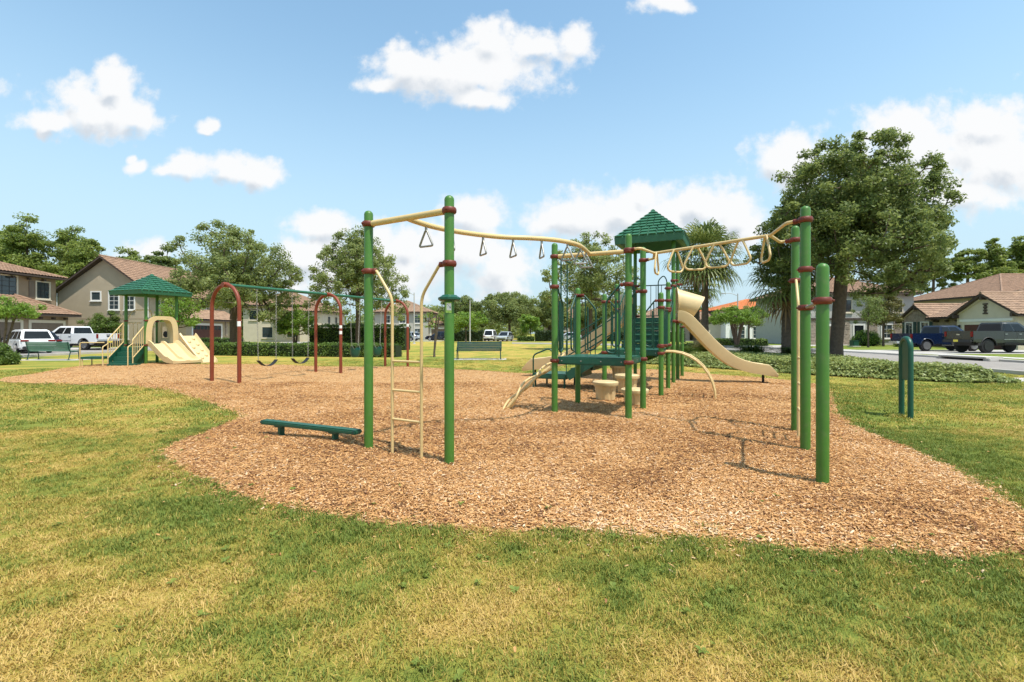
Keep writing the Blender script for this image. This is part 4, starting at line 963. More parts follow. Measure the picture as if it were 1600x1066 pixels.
def stones(p, c0, n, w, h, seed, apex=None):
    """courses of flat stones on a wall, joined (too fine to pick apart)"""
    rr = random.Random(seed); mb = MB(); z = 0
    while z < h:
        hh = rr.uniform(.07, .17); s = -w / 2
        while s < w / 2:
            ww = min(rr.uniform(.18, .6), w / 2 - s)
            if ww > .06 and (apex is None or apex(s + ww / 2, z + hh)): on_wall(mb, c0, n, ww - .015, hh - .012, -.02, rr.uniform(.02, .06), s + ww / 2, z + hh / 2)
            s += ww
        z += hh
    o = mb.build('stone_facing', M['stone'], p); tag(o, kind='stuff')

# --- brown two-storey house at far left (garages face the street, +x)
h = thing('house', 'brown stucco house at the left picture edge with double garage', 'house', (-50, 41, 0))
walls(h, -58, -44.6, 31, 46.3, 0, 6.6, M['stucco_brown']); hip_roof(h, -58, -44.6, 31, 46.3, 6.75, 9.2, M['tile'], .6)
walls(h, -44.6, -41.6, 34.0, 44.4, 0, 3.05, M['stucco_brown'], 'garage_wall')
# lean-to hip roof over the garages
plane(h, (-40.9, 33.4, 3.05), (-40.9, 45.0, 3.05), (-44.6, 42.4, 4.75), (-44.6, 33.4, 4.75), M['tile']); plane(h, (-40.9, 45.0, 3.05), (-44.7, 45.0, 3.05), (-44.6, 42.4, 4.75), (-44.6, 42.4, 4.75), M['tile'])
MB().tube([(-40.9, 45, 3.14), (-44.6, 42.4, 4.85)], .12, 6).build('hip_cap', M['tile'], h)
garage_door(h, (-41.6, 42.4, 1.15), '+x', 2.9, 2.3, 'garage_brown'); garage_door(h, (-41.6, 38.6, 1.15), '+x', 2.9, 2.3, 'garage_brown')
brackets(h, (-41.3, 34, 0), (-41.3, 44.4, 0), 9, 2.72); brackets(h, (-44.35, 33, 0), (-44.35, 45.6, 0), 9, 6.4)
window(h, (-44.6, 45.0, 5.45), '+x', 1.2, 1.5, cols=3, rows=4); window(h, (-44.6, 41.4, 5.55), '+x', 2.4, 1.8, cols=4, rows=4)
for yy in (43.95,): on_wall(MB(), (-44.6, yy, 5.45), '+x', .5, 1.6, -.02, .06).build('shutter', M['garage_brown'], h)

# --- tan gable house
h = thing('house', 'tan stucco house with big gable behind the toddler play structure', 'house', (-43, 52, 0))
walls(h, -47.9, -38.2, 50, 64, 0, 5.75, M['stucco_tan']); gable_wall(h, 'y', 50, -47.9, -38.2, 5.75, 9.2, M['stucco_tan']); gable_roof(h, -47.9, -38.2, 50, 64, 5.9, 9.45, 'y', M['tile'], .55)
window(h, (-43.9, 50, 5.3), '-y', .9, .8, 'wtrim', cols=1, rows=1); 
for xx in (-42.0, -40.35): window(h, (xx, 50, 4.8), '-y', .95, 1.75, 'wtrim', cols=2, rows=4)
window(h, (-41.3, 50, 1.5), '-y', 1.6, 1.3, 'wtrim'); 
MB().tube([(-38.35, 49.9, 5.6), (-38.35, 49.9, .1)], .05, 8).build('downspout', M['wtrim'], h); MB().tube([(-47.95, 49.9, 5.6), (-47.95, 49.9, .1)], .05, 8).build('downspout', M['wtrim'], h)
walls(h, -38.2, -36.2, 52.6, 62, 0, 3.0, M['stucco_tan'], 'garage_wall'); plane(h, (-35.6, 52.0, 2.95), (-35.6, 62.6, 2.95), (-38.2, 62.6, 4.3), (-38.2, 52.0, 4.3), M['tile_r'])
garage_door(h, (-36.2, 56.3, 1.15), '+x', 5.2, 2.3, 'garage_red', 'wtrim', True)
for yy in (51.4, 53.2, 55.0, 58.6): window(h, (-38.2, yy, 5.1), '+x', .9, 1.3, 'wtrim', cols=2, rows=2)
MB().box((-36.17, 59.9, 2.0), (.25, .3, 1.9)).build('stone_pier', M['stone'], h); on_wall(MB(), (-43, 50, 2.9), '-y', 9.6, .05, .0, .012).build('stucco_band', M['stucco_brown'], h)

# --- tan house beyond the oaks
h = thing('house', 'cream house with brown hip roof seen between two swing arches', 'house', (-34, 76, 0))
walls(h, -42, -32.5, 74, 86, 0, 5.6, M['stucco_cream']); hip_roof(h, -42, -32.5, 74, 86, 5.7, 8.2, M['tile'], .6)
walls(h, -32.5, -29.0, 72.5, 82, 0, 4.6, M['stucco_cream'], 'wing_wall'); hip_roof(h, -36.5, -29.0, 72.5, 82, 4.7, 6.4, M['tile'], .5)
for xx in (-35.0, -33.6): window(h, (xx, 74, 4.2), '-y', .8, 1.4, 'trim', cols=1, rows=2)
window(h, (-31.0, 72.5, 3.3), '-y', 1.2, 1.4, 'trim'); window(h, (-38.2, 74, 4.2), '-y', 1.2, 1.4, 'trim'); window(h, (-40.4, 74, 4.2), '-y', 1.2, 1.4, 'trim'); window(h, (-38.2, 74, 1.5), '-y', 1.6, 1.6, 'trim'); window(h, (-34.3, 74, 1.6), '-y', 1.6, 1.6, 'trim');
for yy in (75, 78): window(h, (-29, yy, 3.3), '+x', 1.0, 1.4, 'trim')
# --- red roofed house
h = thing('house', 'grey house with red tiled roof behind the far swing arch', 'house', (-20, 95, 0))
walls(h, -27, -16.5, 93, 106, 0, 5.4, M['stucco_grey']); hip_roof(h, -27, -16.5, 93, 106, 5.5, 8.0, M['tile_r'], .6)
walls(h, -16.5, -12.8, 94, 103, 0, 3.0, M['stucco_grey'], 'garage_wall'); hip_roof(h, -18, -12.8, 94, 103, 3.05, 4.5, M['tile_r'], .5)
for xx in (-24.5, -21.5, -18.6): window(h, (xx, 93, 4.1), '-y', 1.1, 1.4, 'wtrim', cols=2, rows=2); window(h, (xx, 93, 1.5), '-y', 1.1, 1.5, 'wtrim', cols=2, rows=2)
garage_door(h, (-14.7, 94, 1.1), '-y', 2.6, 2.2, 'garage_brown', 'wtrim')
# --- tan house far, behind the stair rails
h = thing('house', 'tan house with low hip roof far behind the stair rails', 'house', (11, 102, 0))
walls(h, 7.6, 22, 101, 113, 0, 4.3, M['stucco_tan']); hip_roof(h, 7.6, 22, 101, 113, 4.4, 7.4, M['tile'], .6)
for xx in (9.0, 11.4, 13.8, 17): window(h, (xx, 101, 2.6), '-y', 1.0, 1.4, 'wtrim', cols=2, rows=2)
# --- orange roofed white house
h = thing('house', 'white house with orange tiled hip roof beyond the crape myrtle', 'house', (44, 84, 0))
walls(h, 37.0, 52, 82, 96, 0, 5.3, M['white']); hip_roof(h, 37.0, 52, 82, 96, 5.4, 7.6, M['tile_o'], .7)
walls(h, 34.0, 37.0, 84, 95, 0, 3.6, M['stucco_cream'], 'wing_wall'); hip_roof(h, 31.5, 40.0, 84, 95, 3.7, 5.3, M['tile_r'], .5)
for xx in (39.5, 42.5, 46): window(h, (xx, 82, 4.1), '-y', 1.2, 1.3, 'wtrim', cols=2, rows=2); window(h, (xx, 82, 1.5), '-y', 1.5, 1.9, 'wtrim', cols=2, rows=3)
for xx in (38.2, 41.0, 44.4): MB().box((xx, 81.8, 1.5), (.35, .35, 3.0)).build('porch_column', M['white'], h)
# --- second far house to its left
h = thing('house', 'cream house with tan roof left of the orange roofed house', 'house', (27, 88, 0))
walls(h, 24, 33, 88, 98, 0, 3.9, M['stucco_cream']); hip_roof(h, 24, 33, 88, 98, 4.0, 6.2, M['tile_r'], .6)
for xx in (25.5, 28.5, 31.2): window(h, (xx, 88, 2.0), '-y', 1.2, 1.7, 'wtrim', cols=2, rows=2)
# --- grey two-storey house behind the big oak (front faces the curve of the road, -y)
h = thing('house', 'grey two-storey house with stone piers and dark door behind the big oak', 'house', (40, 58, 0))
walls(h, 35.0, 47.5, 56, 68, 0, 6.0, M['stucco_grey']); hip_roof(h, 35.0, 47.5, 56, 68, 6.1, 8.6, M['tile'], .6)
on_wall(MB(), (41.2, 56, 3.05), '-y', 12.4, .24, 0, .14).build('band', M['fascia'], h)
for xx, ww in ((35.9, 1.2), (39.4, 1.1), (42.6, 1.2), (46.2, 2.2)): stones(h, (xx, 56, 0), '-y', ww, 2.9, int(xx))
d = on_wall(MB(), (41.0, 56, 1.15), '-y', 1.1, 2.3, -.05, .03).build('door', M['glass'], h); mb = MB()
for s_ in (-1, 1): on_wall(mb, (41.0, 56, 1.15), '-y', .16, 2.46, -.02, .06, s_ * .63, .08)
on_wall(mb, (41.0, 56, 1.15), '-y', 1.1, .16, -.02, .058, 0, 1.23); mb.build('frame', M['wtrim'], d)
garage_door(h, (37.7, 56, 1.1), '-y', 2.3, 2.2, 'garage_brown', 'wtrim'); window(h, (44.3, 56, 1.6), '-y', 1.2, 1.5, 'wtrim', cols=2, rows=3)
for xx in (36.6, 39.6, 42.6, 45.6): window(h, (xx, 56, 4.6), '-y', 1.0, 1.4, 'trim', cols=2, rows=3)
for yy in (59, 63): window(h, (35.0, yy, 4.6), '-x', 1.0, 1.4, 'trim', cols=2, rows=3)
brackets(h, (35.4, 55.8, 0), (47.2, 55.8, 0), 9, 5.85)
# --- one-storey house at right: stone front and garage gable, both facing the street (-x)
h = thing('house', 'one-storey tan house with stone front and garage gable behind the pickups', 'house', (46, 44, 0))
walls(h, 42.0, 50, 39.3, 44.7, 0, 3.1, M['stucco_cream'], 'garage_wall'); gable_wall(h, 'x', 42.0, 39.3, 44.7, 3.1, 4.7, M['stucco_cream']); gable_roof(h, 42.0, 50, 39.3, 44.7, 3.22, 4.9, 'x', M['tile_r'], .5)
on_wall(MB(), (42.0, 42.0, 1.1), '-x', 3.9, 2.2, -.1, .02).build('door_recess', M['fascia'], h); garage_door(h, (41.97, 42.0, 1.08), '-x', 3.8, 2.16, 'garage_red', 'trim')
on_wall(MB(), (42.0, 42.0, 2.55), '-x', 4.7, .22, 0, .1).build('lintel', M['wtrim'], h)
mb = MB()
for (w_, z_) in ((.42, .42), (.2, .28), (.34, .14), (.2, 0), (.34, -.14), (.2, -.28), (.42, -.42)): on_wall(mb, (42.0, 42.0, 3.55), '-x', w_, .12, 0, .07, 0, z_)
mb.build('gable_ornament', M['fascia'], h)
for s_ in (-1, 1):   # cream rake trim under the eaves
    MB().bar((41.92, 42.0 + s_ * 2.75, 3.05), (41.92, 42.0, 4.62), .07, .16).build('rake_trim', M['trim'], h)
MB().box((41.75, 42.0, 4.50), (.5, .2, .3)).build('eave_bracket', M['fascia'], h)
for yy in (39.4, 44.6): MB().box((41.75, yy, 2.95), (.5, .2, .35)).build('eave_bracket', M['fascia'], h)
t2 = MB().box((41.9, 44.4, 2.0), (.14, .14, .3)).build('wall_lantern', M['plastic'], h)
walls(h, 44.0, 56, 44.7, 53.4, 0, 2.9, M['mortar'], 'front_wall'); gable_wall(h, 'x', 44.0, 49.4, 53.4, 2.9, 4.3, M['mortar']); gable_roof(h, 44.0, 50, 49.4, 53.4, 3.0, 4.45, 'x', M['tile_r'], .45)
stones(h, (44.0, 51.4, 0), '-x', 4.0, 4.1, 1, lambda s, z: z < 2.9 + 1.4 * (1 - abs(s) / 2.0)); stones(h, (44.0, 47.1, 0), '-x', 4.6, 2.8, 2)
for yy in (52.4, 50.4): window(h, (43.96, yy, 1.75), '-x', .85, 1.5, 'wtrim', cols=2, rows=1, shutters=True)
for s_ in (-1, 1): MB().bar((43.90, 51.4 + s_ * 2.1, 2.85), (43.90, 51.4, 4.2), .07, .14).build('rake_trim', M['trim'], h)
MB().box((43.8, 51.4, 4.05), (.45, .2, .28)).build('eave_bracket', M['fascia'], h); brackets(h, (43.75, 45, 0), (43.75, 49.3, 0), 4, 2.62)
plane(h, (43.4, 49.8, 2.95), (43.4, 44.2, 2.95), (48.0, 44.2, 4.7), (48.0, 49.8, 4.7), M['tile_r'])
hip_roof(h, 46.0, 62, 36.0, 52.4, 3.2, 7.0, M['tile_r'], .5); walls(h, 46.5, 62, 36.4, 52, 0, 3.15, M['stucco_tan'])
# --- house behind it
h = thing('house', 'house with weathered brown roof rising behind the garage gable house', 'house', (66, 62, 0))
walls(h, 60, 80, 58, 72, 0, 6.0, M['stucco_tan']); hip_roof(h, 60, 80, 58, 72, 6.1, 9.4, M['tile'], .6)
MB().box((70, 60.8, 8.0), (.5, .5, 1.4)).build('roof_vent', M['fascia'], h)

# ------------------------------------------------------------------ vehicles (local: x forward, y left)
def side_body(prof, w, name, m, parent, bev=.07):
    """side outline (x,z) extruded across the car and rounded"""
    mb = MB(); n = len(prof)
    mb.add([(x, -w / 2, z) for x, z in prof] + [(x, w / 2, z) for x, z in prof], [tuple(range(n)), tuple(range(2 * n - 1, n - 1, -1))] + [(i, n + i, n + (i + 1) % n, (i + 1) % n) for i in range(n)])
    off = rootloc(parent); me = bpy.data.meshes.new(name); me.from_pydata([(a - off.x, b - off.y, c - off.z) for a, b, c in mb.v], [], mb.f)
    bm = bmesh.new(); bm.from_mesh(me); bmesh.ops.recalc_face_normals(bm, faces=bm.faces[:])
    es = [e for e in bm.edges if all(len(f.verts) > 4 or True for f in e.link_faces) and abs(e.verts[0].co.y - e.verts[1].co.y) < 1e-5]
    bmesh.ops.bevel(bm, geom=es, offset=bev, segments=3, affect='EDGES', clamp_overlap=True)
    for f in bm.faces: f.smooth = True
    for e in bm.edges:
        if len(e.link_faces) == 2 and e.calc_face_angle(0) > R(38): e.smooth = False
    bm.to_mesh(me); bm.free(); me.materials.append(m); return link(name, me, parent)
def arch(cx, r, n=9, z0=.32):
    """wheel opening, from front to back along the sill"""
    return [(cx + r * math.cos(a), z0 + r * math.sin(a) + .02) for a in [math.pi * i / n for i in range(n + 1)]]
def cabin(parent, xb0, xb1, xt0, xt1, zb, zt, wb, wt, m, splits, rear=True):
    """greenhouse frustum with proud dark panes; splits = fractions of the side windows from rear to front"""
    mb = MB(); B = lambda x, y: (x, y * wb / 2, zb); T = lambda x, y: (x, y * wt / 2, zt)
    mb.add([B(xb0, -1), B(xb1, -1), B(xb1, 1), B(xb0, 1), T(xt0, -1), T(xt1, -1), T(xt1, 1), T(xt0, 1)], [(0, 1, 5, 4), (1, 2, 6, 5), (2, 3, 7, 6), (3, 0, 4, 7), (4, 5, 6, 7), (3, 2, 1, 0)])
    c = mb.build('cabin', m, parent, smooth=30, bevel=.07, bseg=3)
    def pane(p00, p10, p11, p01, u0, u1, v0, v1, name):
        p00, p10, p11, p01 = map(Vector, (p00, p10, p11, p01))
        f = lambda u, v: (p00 * (1 - u) + p10 * u) * (1 - v) + (p01 * (1 - u) + p11 * u) * v
        q = [f(u0, v0), f(u1, v0), f(u1, v1), f(u0, v1)]; n = (q[1] - q[0]).cross(q[3] - q[0]).normalized() * .007
        MB().add([a + n for a in q] + [a - n for a in q], [(0, 1, 2, 3), (7, 6, 5, 4), (0, 4, 5, 1), (1, 5, 6, 2), (2, 6, 7, 3), (3, 7, 4, 0)]).build(name, M['glass'], c)
    for s in (-1, 1):
        for a, b in splits: pane(B(xb0, s), B(xb1, s), T(xt1, s), T(xt0, s), a, b, .06, .80, 'side_window')
    pane(B(xb1, -1), B(xb1, 1), T(xt1, 1), T(xt1, -1), .07, .93, .05, .88, 'windscreen')
    if rear: pane(B(xb0, -1), B(xb0, 1), T(xt0, 1), T(xt0, -1), .09, .91, .08, .82, 'rear_window')
    return c
def wheels(parent, xs, r, w, yw, rimm='rim'):
    My = Matrix.Rotation(R(90), 3, 'X')
    for x in xs:
        for s in (-1, 1):
            wl_ = thing_part('wheel', parent)
            MB().lathe([(r * .6, -w / 2), (r * .93, -w / 2), (r, -w * .3), (r, w * .3), (r * .93, w / 2), (r * .6, w / 2)], (x, s * yw, r), 22, My).build('tyre', M['tyre'], wl_, smooth=40)
            mb = MB(); ys = s * (yw + w * .5 + .012); mb.lathe([(r * .64, -.02), (r * .64, .02)], (x, ys - s * .06, r), 20, My)
            for k in range(6):
                a = k * math.pi / 3; p = Vector((x + math.cos(a) * r * .3, ys, r + math.sin(a) * r * .3)); mb.bar((x, ys, r), (x + math.cos(a) * r * .62, ys, r + math.sin(a) * r * .62), .05, .07, up=(0, 1, 0))
            mb.lathe([(r * .58, -.03), (r * .66, -.03), (r * .66, .03), (r * .58, .03)], (x, ys, r), 20, My)
            mb.build('rim', M[rimm], wl_)
def thing_part(name, parent):
    o = bpy.data.objects.new(name, None); COL.objects.link(o); o.parent = parent; o.empty_display_size = .1; return o
def lampbox(parent, name, x, y, z, sx, sy, sz, m): return MB().box((x, y, z), (sx, sy, sz)).build(name, M[m], parent, bevel=.02)
def pickup(label, loc, rz, m, lift=0.0, bump='chrome', rimm='rim', badge=None, group='pickups parked in the driveways'):
    t = thing('pickup_truck', label, 'pickup', (0, 0, 0), group)
    r = .41 + lift * .35; wx = (-1.78, 1.90); L = 2.92; W = 2.0; zs = .46 + lift
    sill = arch(wx[1], r + .08, z0=r) ; 
    prof = [(L - .05, zs + .12), (L, zs + .35), (L - .03, 1.02 + lift), (L - .25, 1.14 + lift), (1.45, 1.24 + lift), (-.62, 1.26 + lift), (-.62, .80 + lift), (-L + .02, .80 + lift), (-L + .02, zs + .12)]
    prof += [(wx[0] - r - .1, zs)] + arch(wx[0], r + .08, z0=r)[::-1] + [(wx[0] + r + .1, zs), (wx[1] - r - .1, zs)] + arch(wx[1], r + .08, z0=r)[::-1] + [(wx[1] + r + .1, zs + .05)]
    b = side_body(prof, W - .10, 'body', M[m], t, .06)
    bp = [(-.60, 1.30 + lift), (-L, 1.30 + lift), (-L, zs + .14)] + [(wx[0] - r - .1, zs + .02)] + arch(wx[0], r + .07, z0=r)[::-1] + [(wx[0] + r + .1, zs + .02), (-.60, zs + .02)]
    for s in (-1, 1):
        mb = MB(); n = len(bp); y0, y1 = s * (W / 2 - .1), s * (W / 2)
        mb.add([(x, y0, z) for x, z in bp] + [(x, y1, z) for x, z in bp], [tuple(range(n)), tuple(range(2 * n - 1, n - 1, -1))] + [(i, n + i, n + (i + 1) % n, (i + 1) % n) for i in range(n)])
        mb.build('bed_side', M[m], t, bevel=.02)
        for wxx in wx: # flared arch lips
            mb = MB(); pts = [(x, s * (W / 2 + .005), z) for x, z in arch(wxx, r + .09, 12, r)]; mb.tube(pts, .03, 6).build('arch_lip', M[m] if bump == 'chrome' else M['plastic'], t, smooth=60)
        for xx in (1.35, .30): MB().box((xx - .75, s * (W / 2 - .035), 1.08 + lift), (.20, .05, .04)).build('door_handle', M['chrome'], t, bevel=.01)
        for xx in (1.38, .36, -.55): MB().box((xx, s * (W / 2 - .0485), .90 + lift), (.012, .008, .62)).build('door_gap', M['black'], t)
        MB().box((1.35, s * (W / 2 + .1), 1.33 + lift), (.12, .24, .18)).build('mirror', M['plastic'], t, bevel=.03)
        MB().box((.3, s * (W / 2 - .02), .40 + lift), (1.9, .16, .06)).build('side_step', M['chrome'] if bump == 'chrome' else M['plastic'], t, bevel=.02)
        lampbox(t, 'tail_light', -L - .005, s * (W / 2 - .10), 1.08 + lift, .06, .17, .36, 'tail'); lampbox(t, 'headlight', L - .06, s * (W / 2 - .25), .92 + lift, .12, .4, .2, 'plate')
        MB().box((.15, s * (W / 2 - .047), .72 + lift), (2.2, .012, .03)).build('side_moulding', M['chrome'], t)
    tg = MB().box((-L + .03, 0, 1.04 + lift), (.08, W - .26, .52)).build('tailgate', M[m], t, bevel=.025)
    MB().box((-L - .015, 0, 1.18 + lift), (.02, .3, .07)).build('tailgate_handle', M['plastic'], tg)
    if badge: MB().box((-L - .015, 0, 1.05 + lift), (.02, .24, .09)).build('badge', M[badge], tg, bevel=.02)
    rb = MB().box((-L - .10, 0, .60 + lift), (.2, W - .08, .2)).build('rear_bumper', M[bump], t, bevel=.04)
    MB().box((-L - .205, 0, .62 + lift), (.015, .32, .15)).build('number_plate', M['plate'] if bump == 'chrome' else M['yellow'], rb)
    MB().box((L + .02, 0, .60 + lift), (.18, W - .06, .24)).build('front_bumper', M[bump], t, bevel=.05); MB().box((L, 0, .95 + lift), (.05, 1.1, .3)).build('grille', M['plastic'], t)
    cabin(t, -.62, 1.62, -.48, .78, 1.24 + lift, 1.90 + lift, W - .12, W - .5, M[m], [(.05, .36), (.40, .80)])
    MB().box((.0, 0, .40 + lift), (5.2, 1.2, .2)).build('chassis', M['plastic'], t)
    wheels(t, wx, r, .27, W / 2 - .17, rimm)
    t.location = (*loc, .024); t.rotation_euler = (0, 0, rz); return t
def hatch(label, loc, rz, m, L=4.5, H=1.62, W=1.84, group='cars parked along the streets', name='parked_car', z=.022):
    t = thing(name, label, 'car', (0, 0, 0), group); r = .34; wx = (-L * .29, L * .31); h = L / 2; zb = .88 if H > 1.5 else .82
    prof = [(h - .06, .28), (h, .5), (h - .04, .72), (h - .35, zb - .04), (h - L * .26, zb + .06), (-h + .12, zb + .10), (-h + .02, zb), (-h, .5), (-h + .06, .3)]
    prof += [(wx[0] - r - .08, .24)] + arch(wx[0], r + .06, z0=r)[::-1] + [(wx[0] + r + .08, .22), (wx[1] - r - .08, .22)] + arch(wx[1], r + .06, z0=r)[::-1] + [(wx[1] + r + .07, .25)]
    side_body(prof, W, 'body', M[m], t, .10)
    cabin(t, -h + .10, h - L * .24, -h + .55, h - L * .47, zb + .06, H, W - .10, W - .5, M[m], [(.04, .22), (.26, .52), (.56, .86)])
    for s in (-1, 1):
        lampbox(t, 'tail_light', -h + .05, s * (W / 2 - .24), zb - .02, .12, .40, .12, 'tail'); lampbox(t, 'headlight', h - .10, s * (W / 2 - .28), .70, .2, .38, .12, 'plate')
        MB().box((L * .10, s * (W / 2 + .05), zb + .14), (.15, .2, .13)).build('mirror', M['plastic'], t, bevel=.03)
        for xx in (-.25, .6): MB().box((xx - .3, s * (W / 2 + .002), zb - .08), (.18, .03, .035)).build('door_handle', M['chrome'], t, bevel=.008)
        for xx in (-.75, .12, .95): MB().box((xx, s * (W / 2 - .001), .62), (.012, .006, .5)).build('door_gap', M['black'], t)
    MB().box((-h + .02, 0, .38), (.12, W - .25, .2)).build('rear_bumper', M['plastic'], t, bevel=.04); MB().box((-h - .02, 0, .66), (.02, .34, .15)).build('number_plate', M['plate'], t)
    MB().box((h - .02, 0, .42), (.08, W - .5, .18)).build('grille', M['plastic'], t, bevel=.02)
    MB().box((0, 0, .26), (L * .8, 1.2, .12)).build('underbody', M['plastic'], t)
    wheels(t, wx, r, .22, W / 2 - .13)
    t.location = (*loc, z); t.rotation_euler = (0, 0, rz); return t
pickup('blue crew cab pickup with chrome rear bumper left of the grey pickup', (32.9, 36.6), R(2), 'car_blue', .05)
pickup('dark grey lifted pickup at the right picture edge', (34.1, 33.3), R(4), 'car_grey', .22, 'plastic', 'rim_dark', 'chrome')
pickup('white pickup parked before the brown house garages', (-36.2, 39.4), R(173), 'car_white', .04, 'plastic', badge='plastic')
hatch('white compact car with dark rear window behind the left bench', (-34.2, 33.4), R(150), 'car_white', 4.5, 1.62)
hatch('navy car between the white compact car and the white pickup', (-37.7, 36.6), R(172), 'car_navy', 4.7, 1.5)
hatch('silver car seen head-on across the lawn, right of the white van', (-1.2, 80.2), R(-105), 'car_silver', 4.7, 1.62)
hatch('white van at the end of the dark hedge across the lawn', (-3.6, 82.2), R(80), 'car_white', 4.9, 1.95)
hatch('silver car parked beyond the far swing arch', (-18.2, 82.0), R(160), 'car_silver', 4.6, 1.6)
hatch('dark car parked right of the silver one beyond the far swing arch', (-12.9, 84.0), R(170), 'car_navy', 4.7, 1.65)
hatch('silver car seen between the deck posts of the main structure', (9.6, 80.6), R(170), 'car_silver', 4.6, 1.55)

# ------------------------------------------------------------------ street lights, utility box
def lamp(label, x, y, h, arm):
    t = thing('street_light', label, 'street light', (x, y, 0), 'street light poles')
    MB().tube([(x, y, 0), (x, y, h)], [.10, .06], 10).build('pole', M['pole'], t, smooth=60)
    if arm:
        MB().tube(smooth_path([(x, y, h - .3), (x + arm * .5, y, h), (x + arm, y, h + .02)], 5), .035, 8).build('arm', M['pole'], t, smooth=60)
        MB().box((x + arm * 1.15, y, h), (.5, .22, .1)).build('lamp_head', M['pole'], t, bevel=.03)
    MB().lathe([(.2, 0), (.2, .06), (.12, .12)], (x, y, 0), 12).build('base', M['pole'], t)
lamp('slim pale pole standing on the lawn right of the second tall green post', -5.5, 62.0, 5.7, 0)
lamp('grey street light pole beside the far swing arch', -12.6, 61.0, 6.6, -1.3)
lamp('street light pole in front of the orange roof', 28.6, 60.0, 6.4, -1.6)
t = thing('utility_box', 'small green utility box on the lawn left of the bush by the grey house', 'utility box', (35.4, 49.0, 0))
MB().box((35.4, 49.0, .30), (.6, .6, .6)).build('cabinet', M['railgreen'], t, bevel=.04); MB().box((35.4, 49.0, .62), (.66, .66, .06)).build('lid', M['railgreen'], t, bevel=.02); MB().box((35.4, 49, .03), (.8, .8, .08)).build('plinth', M['concrete'], t)
# ================================================================== MAIN PLAY STRUCTURE
u, v = Vector((.905, -.425, 0)), Vector((.425, .905, 0)); Z = Vector((0, 0, 1))
PR = .052
PS = thing('play_structure', 'large green and beige climbing structure with roofed slide tower and overhead ladders', 'playground', (2.2, 9.0, 0))
POST = {'A': (-1.70, 5.615, 2.85), 'B': (-.661, 4.99, 2.85), 'C': (.72, 8.0, 2.92), 'D': (1.84, 7.48, 2.97), 'E': (2.36, 8.53, 2.95), 'F': (1.27, 9.13, 2.27),
        'G': (3.21, 10.2, 2.28), 'L': (2.08, 10.65, 2.28), 'H': (3.84, 11.65, 2.66), 'M': (2.68, 12.1, 2.66), 'I': (4.38, 12.85, 3.92), 'N': (3.25, 13.35, 3.92),
        'J': (4.88, 13.95, 3.92), 'O': (3.76, 14.45, 3.92), 'K': (5.37, 14.95, 2.66), 'S': (3.96, 6.62, 2.9), 'T': (3.37, 5.44, 2.86), 'U': (2.80, 4.27, 2.03)}
PO = {}
def post(parent, x, y, h, r=PR, m='post', dome=True):
    pr = [(r, -.15), (r, h - r * .9)] + [(r * math.cos(a), h - r * .9 + r * .9 * math.sin(a)) for a in (R(22), R(45), R(66), R(82))]
    return MB().lathe(pr, (x, y, 0), 20).build('post', M[m], parent, smooth=40)
for k, (x, y, h) in POST.items(): PO[k] = post(PS, x, y, h)
def pp(k, z): return Vector((POST[k][0], POST[k][1], z))
def clamp(k, z, toward=None, r=PR, parent=None, x=None, y=None):
    """two-part maroon collar with bolt heads, a sub-part of its post"""
    if x is None: x, y = POST[k][:2]
    par = parent if parent is not None else PO[k]
    pr = [(r + .001, -.033), (r + .016, -.030), (r + .024, -.016), (r + .026, 0), (r + .024, .016), (r + .016, .030), (r + .001, .033)]
    c = MB().lathe(pr, (x, y, z), 20)
    d = Vector(toward) if toward is not None else u
    d = Vector((d.x, d.y, 0)).normalized(); q = Vector((x, y, z))
    c.lathe([(.020, 0), (.030, .02), (.030, .055), (.022, .062)], q + d * (r + .015), 12, d.to_track_quat('Z', 'Y').to_matrix())
    s = Vector((-d.y, d.x, 0))
    for a in (-1, 1): c.lathe([(.011, 0), (.011, .012), (.006, .016)], q + s * a * (r + .022) - d * .02, 8, (s * a).to_track_quat('Z', 'Y').to_matrix())
    return c.build('clamp', M['maroon'], par, smooth=40)
def pipe(pts, r, name, m, parent=None, bend=None, seg=10, closed=False):
    if bend: pts = bend_path(pts, bend, 6, closed)
    return MB().tube(pts, r, seg, closed).build(name, M[m], parent or PS, smooth=60)
def d2(a, b): return (pp(b, 0) - pp(a, 0)).normalized()

# --- front trapeze run: cross bars, swinging track, triangular handles
for a, b in (('A', 'B'), ('C', 'D')):
    clamp(a, 2.69, d2(a, b)); clamp(b, 2.69, d2(b, a))
    pipe([pp(a, 2.69) + d2(a, b) * .07, pp(b, 2.69) + d2(b, a) * .07], .036, 'cross_bar', 'beigepipe', seg=14)
track = smooth_path([(-1.18, 5.30, 2.69), (-1.12, 5.52, 2.70), (-.94, 5.82, 2.70), (-.64, 6.12, 2.70), (-.17, 6.40, 2.70), (.30, 6.55, 2.71), (.68, 6.72, 2.71), (1.0, 7.08, 2.71), (1.26, 7.72, 2.69)], 7)
TR = pipe(track, .033, 'overhead_track', 'beigepipe', seg=12)
def along(path, f):
    L = [0]
    for a, b in zip(path[:-1], path[1:]): L.append(L[-1] + (b - a).length)
    s = f * L[-1]
    for i in range(len(path) - 1):
        if L[i + 1] >= s: t = (s - L[i]) / (L[i + 1] - L[i]); return path[i].lerp(path[i + 1], t), (path[i + 1] - path[i]).normalized()
for f in (.115, .235, .36, .48, .595, .72, .83, .93):
    p, t = along(track, f); s = Vector((-t.y, t.x, 0)).normalized(); s = (s * .93 + t * random.Random(int(f * 99)).uniform(-.5, .5)).normalized()
    h = MB(); h.lathe([(.016, -.05), (.016, 0)], p - Z * .03, 8)
    a = p - Z * .075; h.tube(bend_path([a + s * .012, a - Z * .185 + s * .105, a - Z * .185 - s * .105, a - s * .012], .03, 5, True), .0125, 8, True)
    h.build('trapeze_handle', M['steel'], PS, smooth=50)
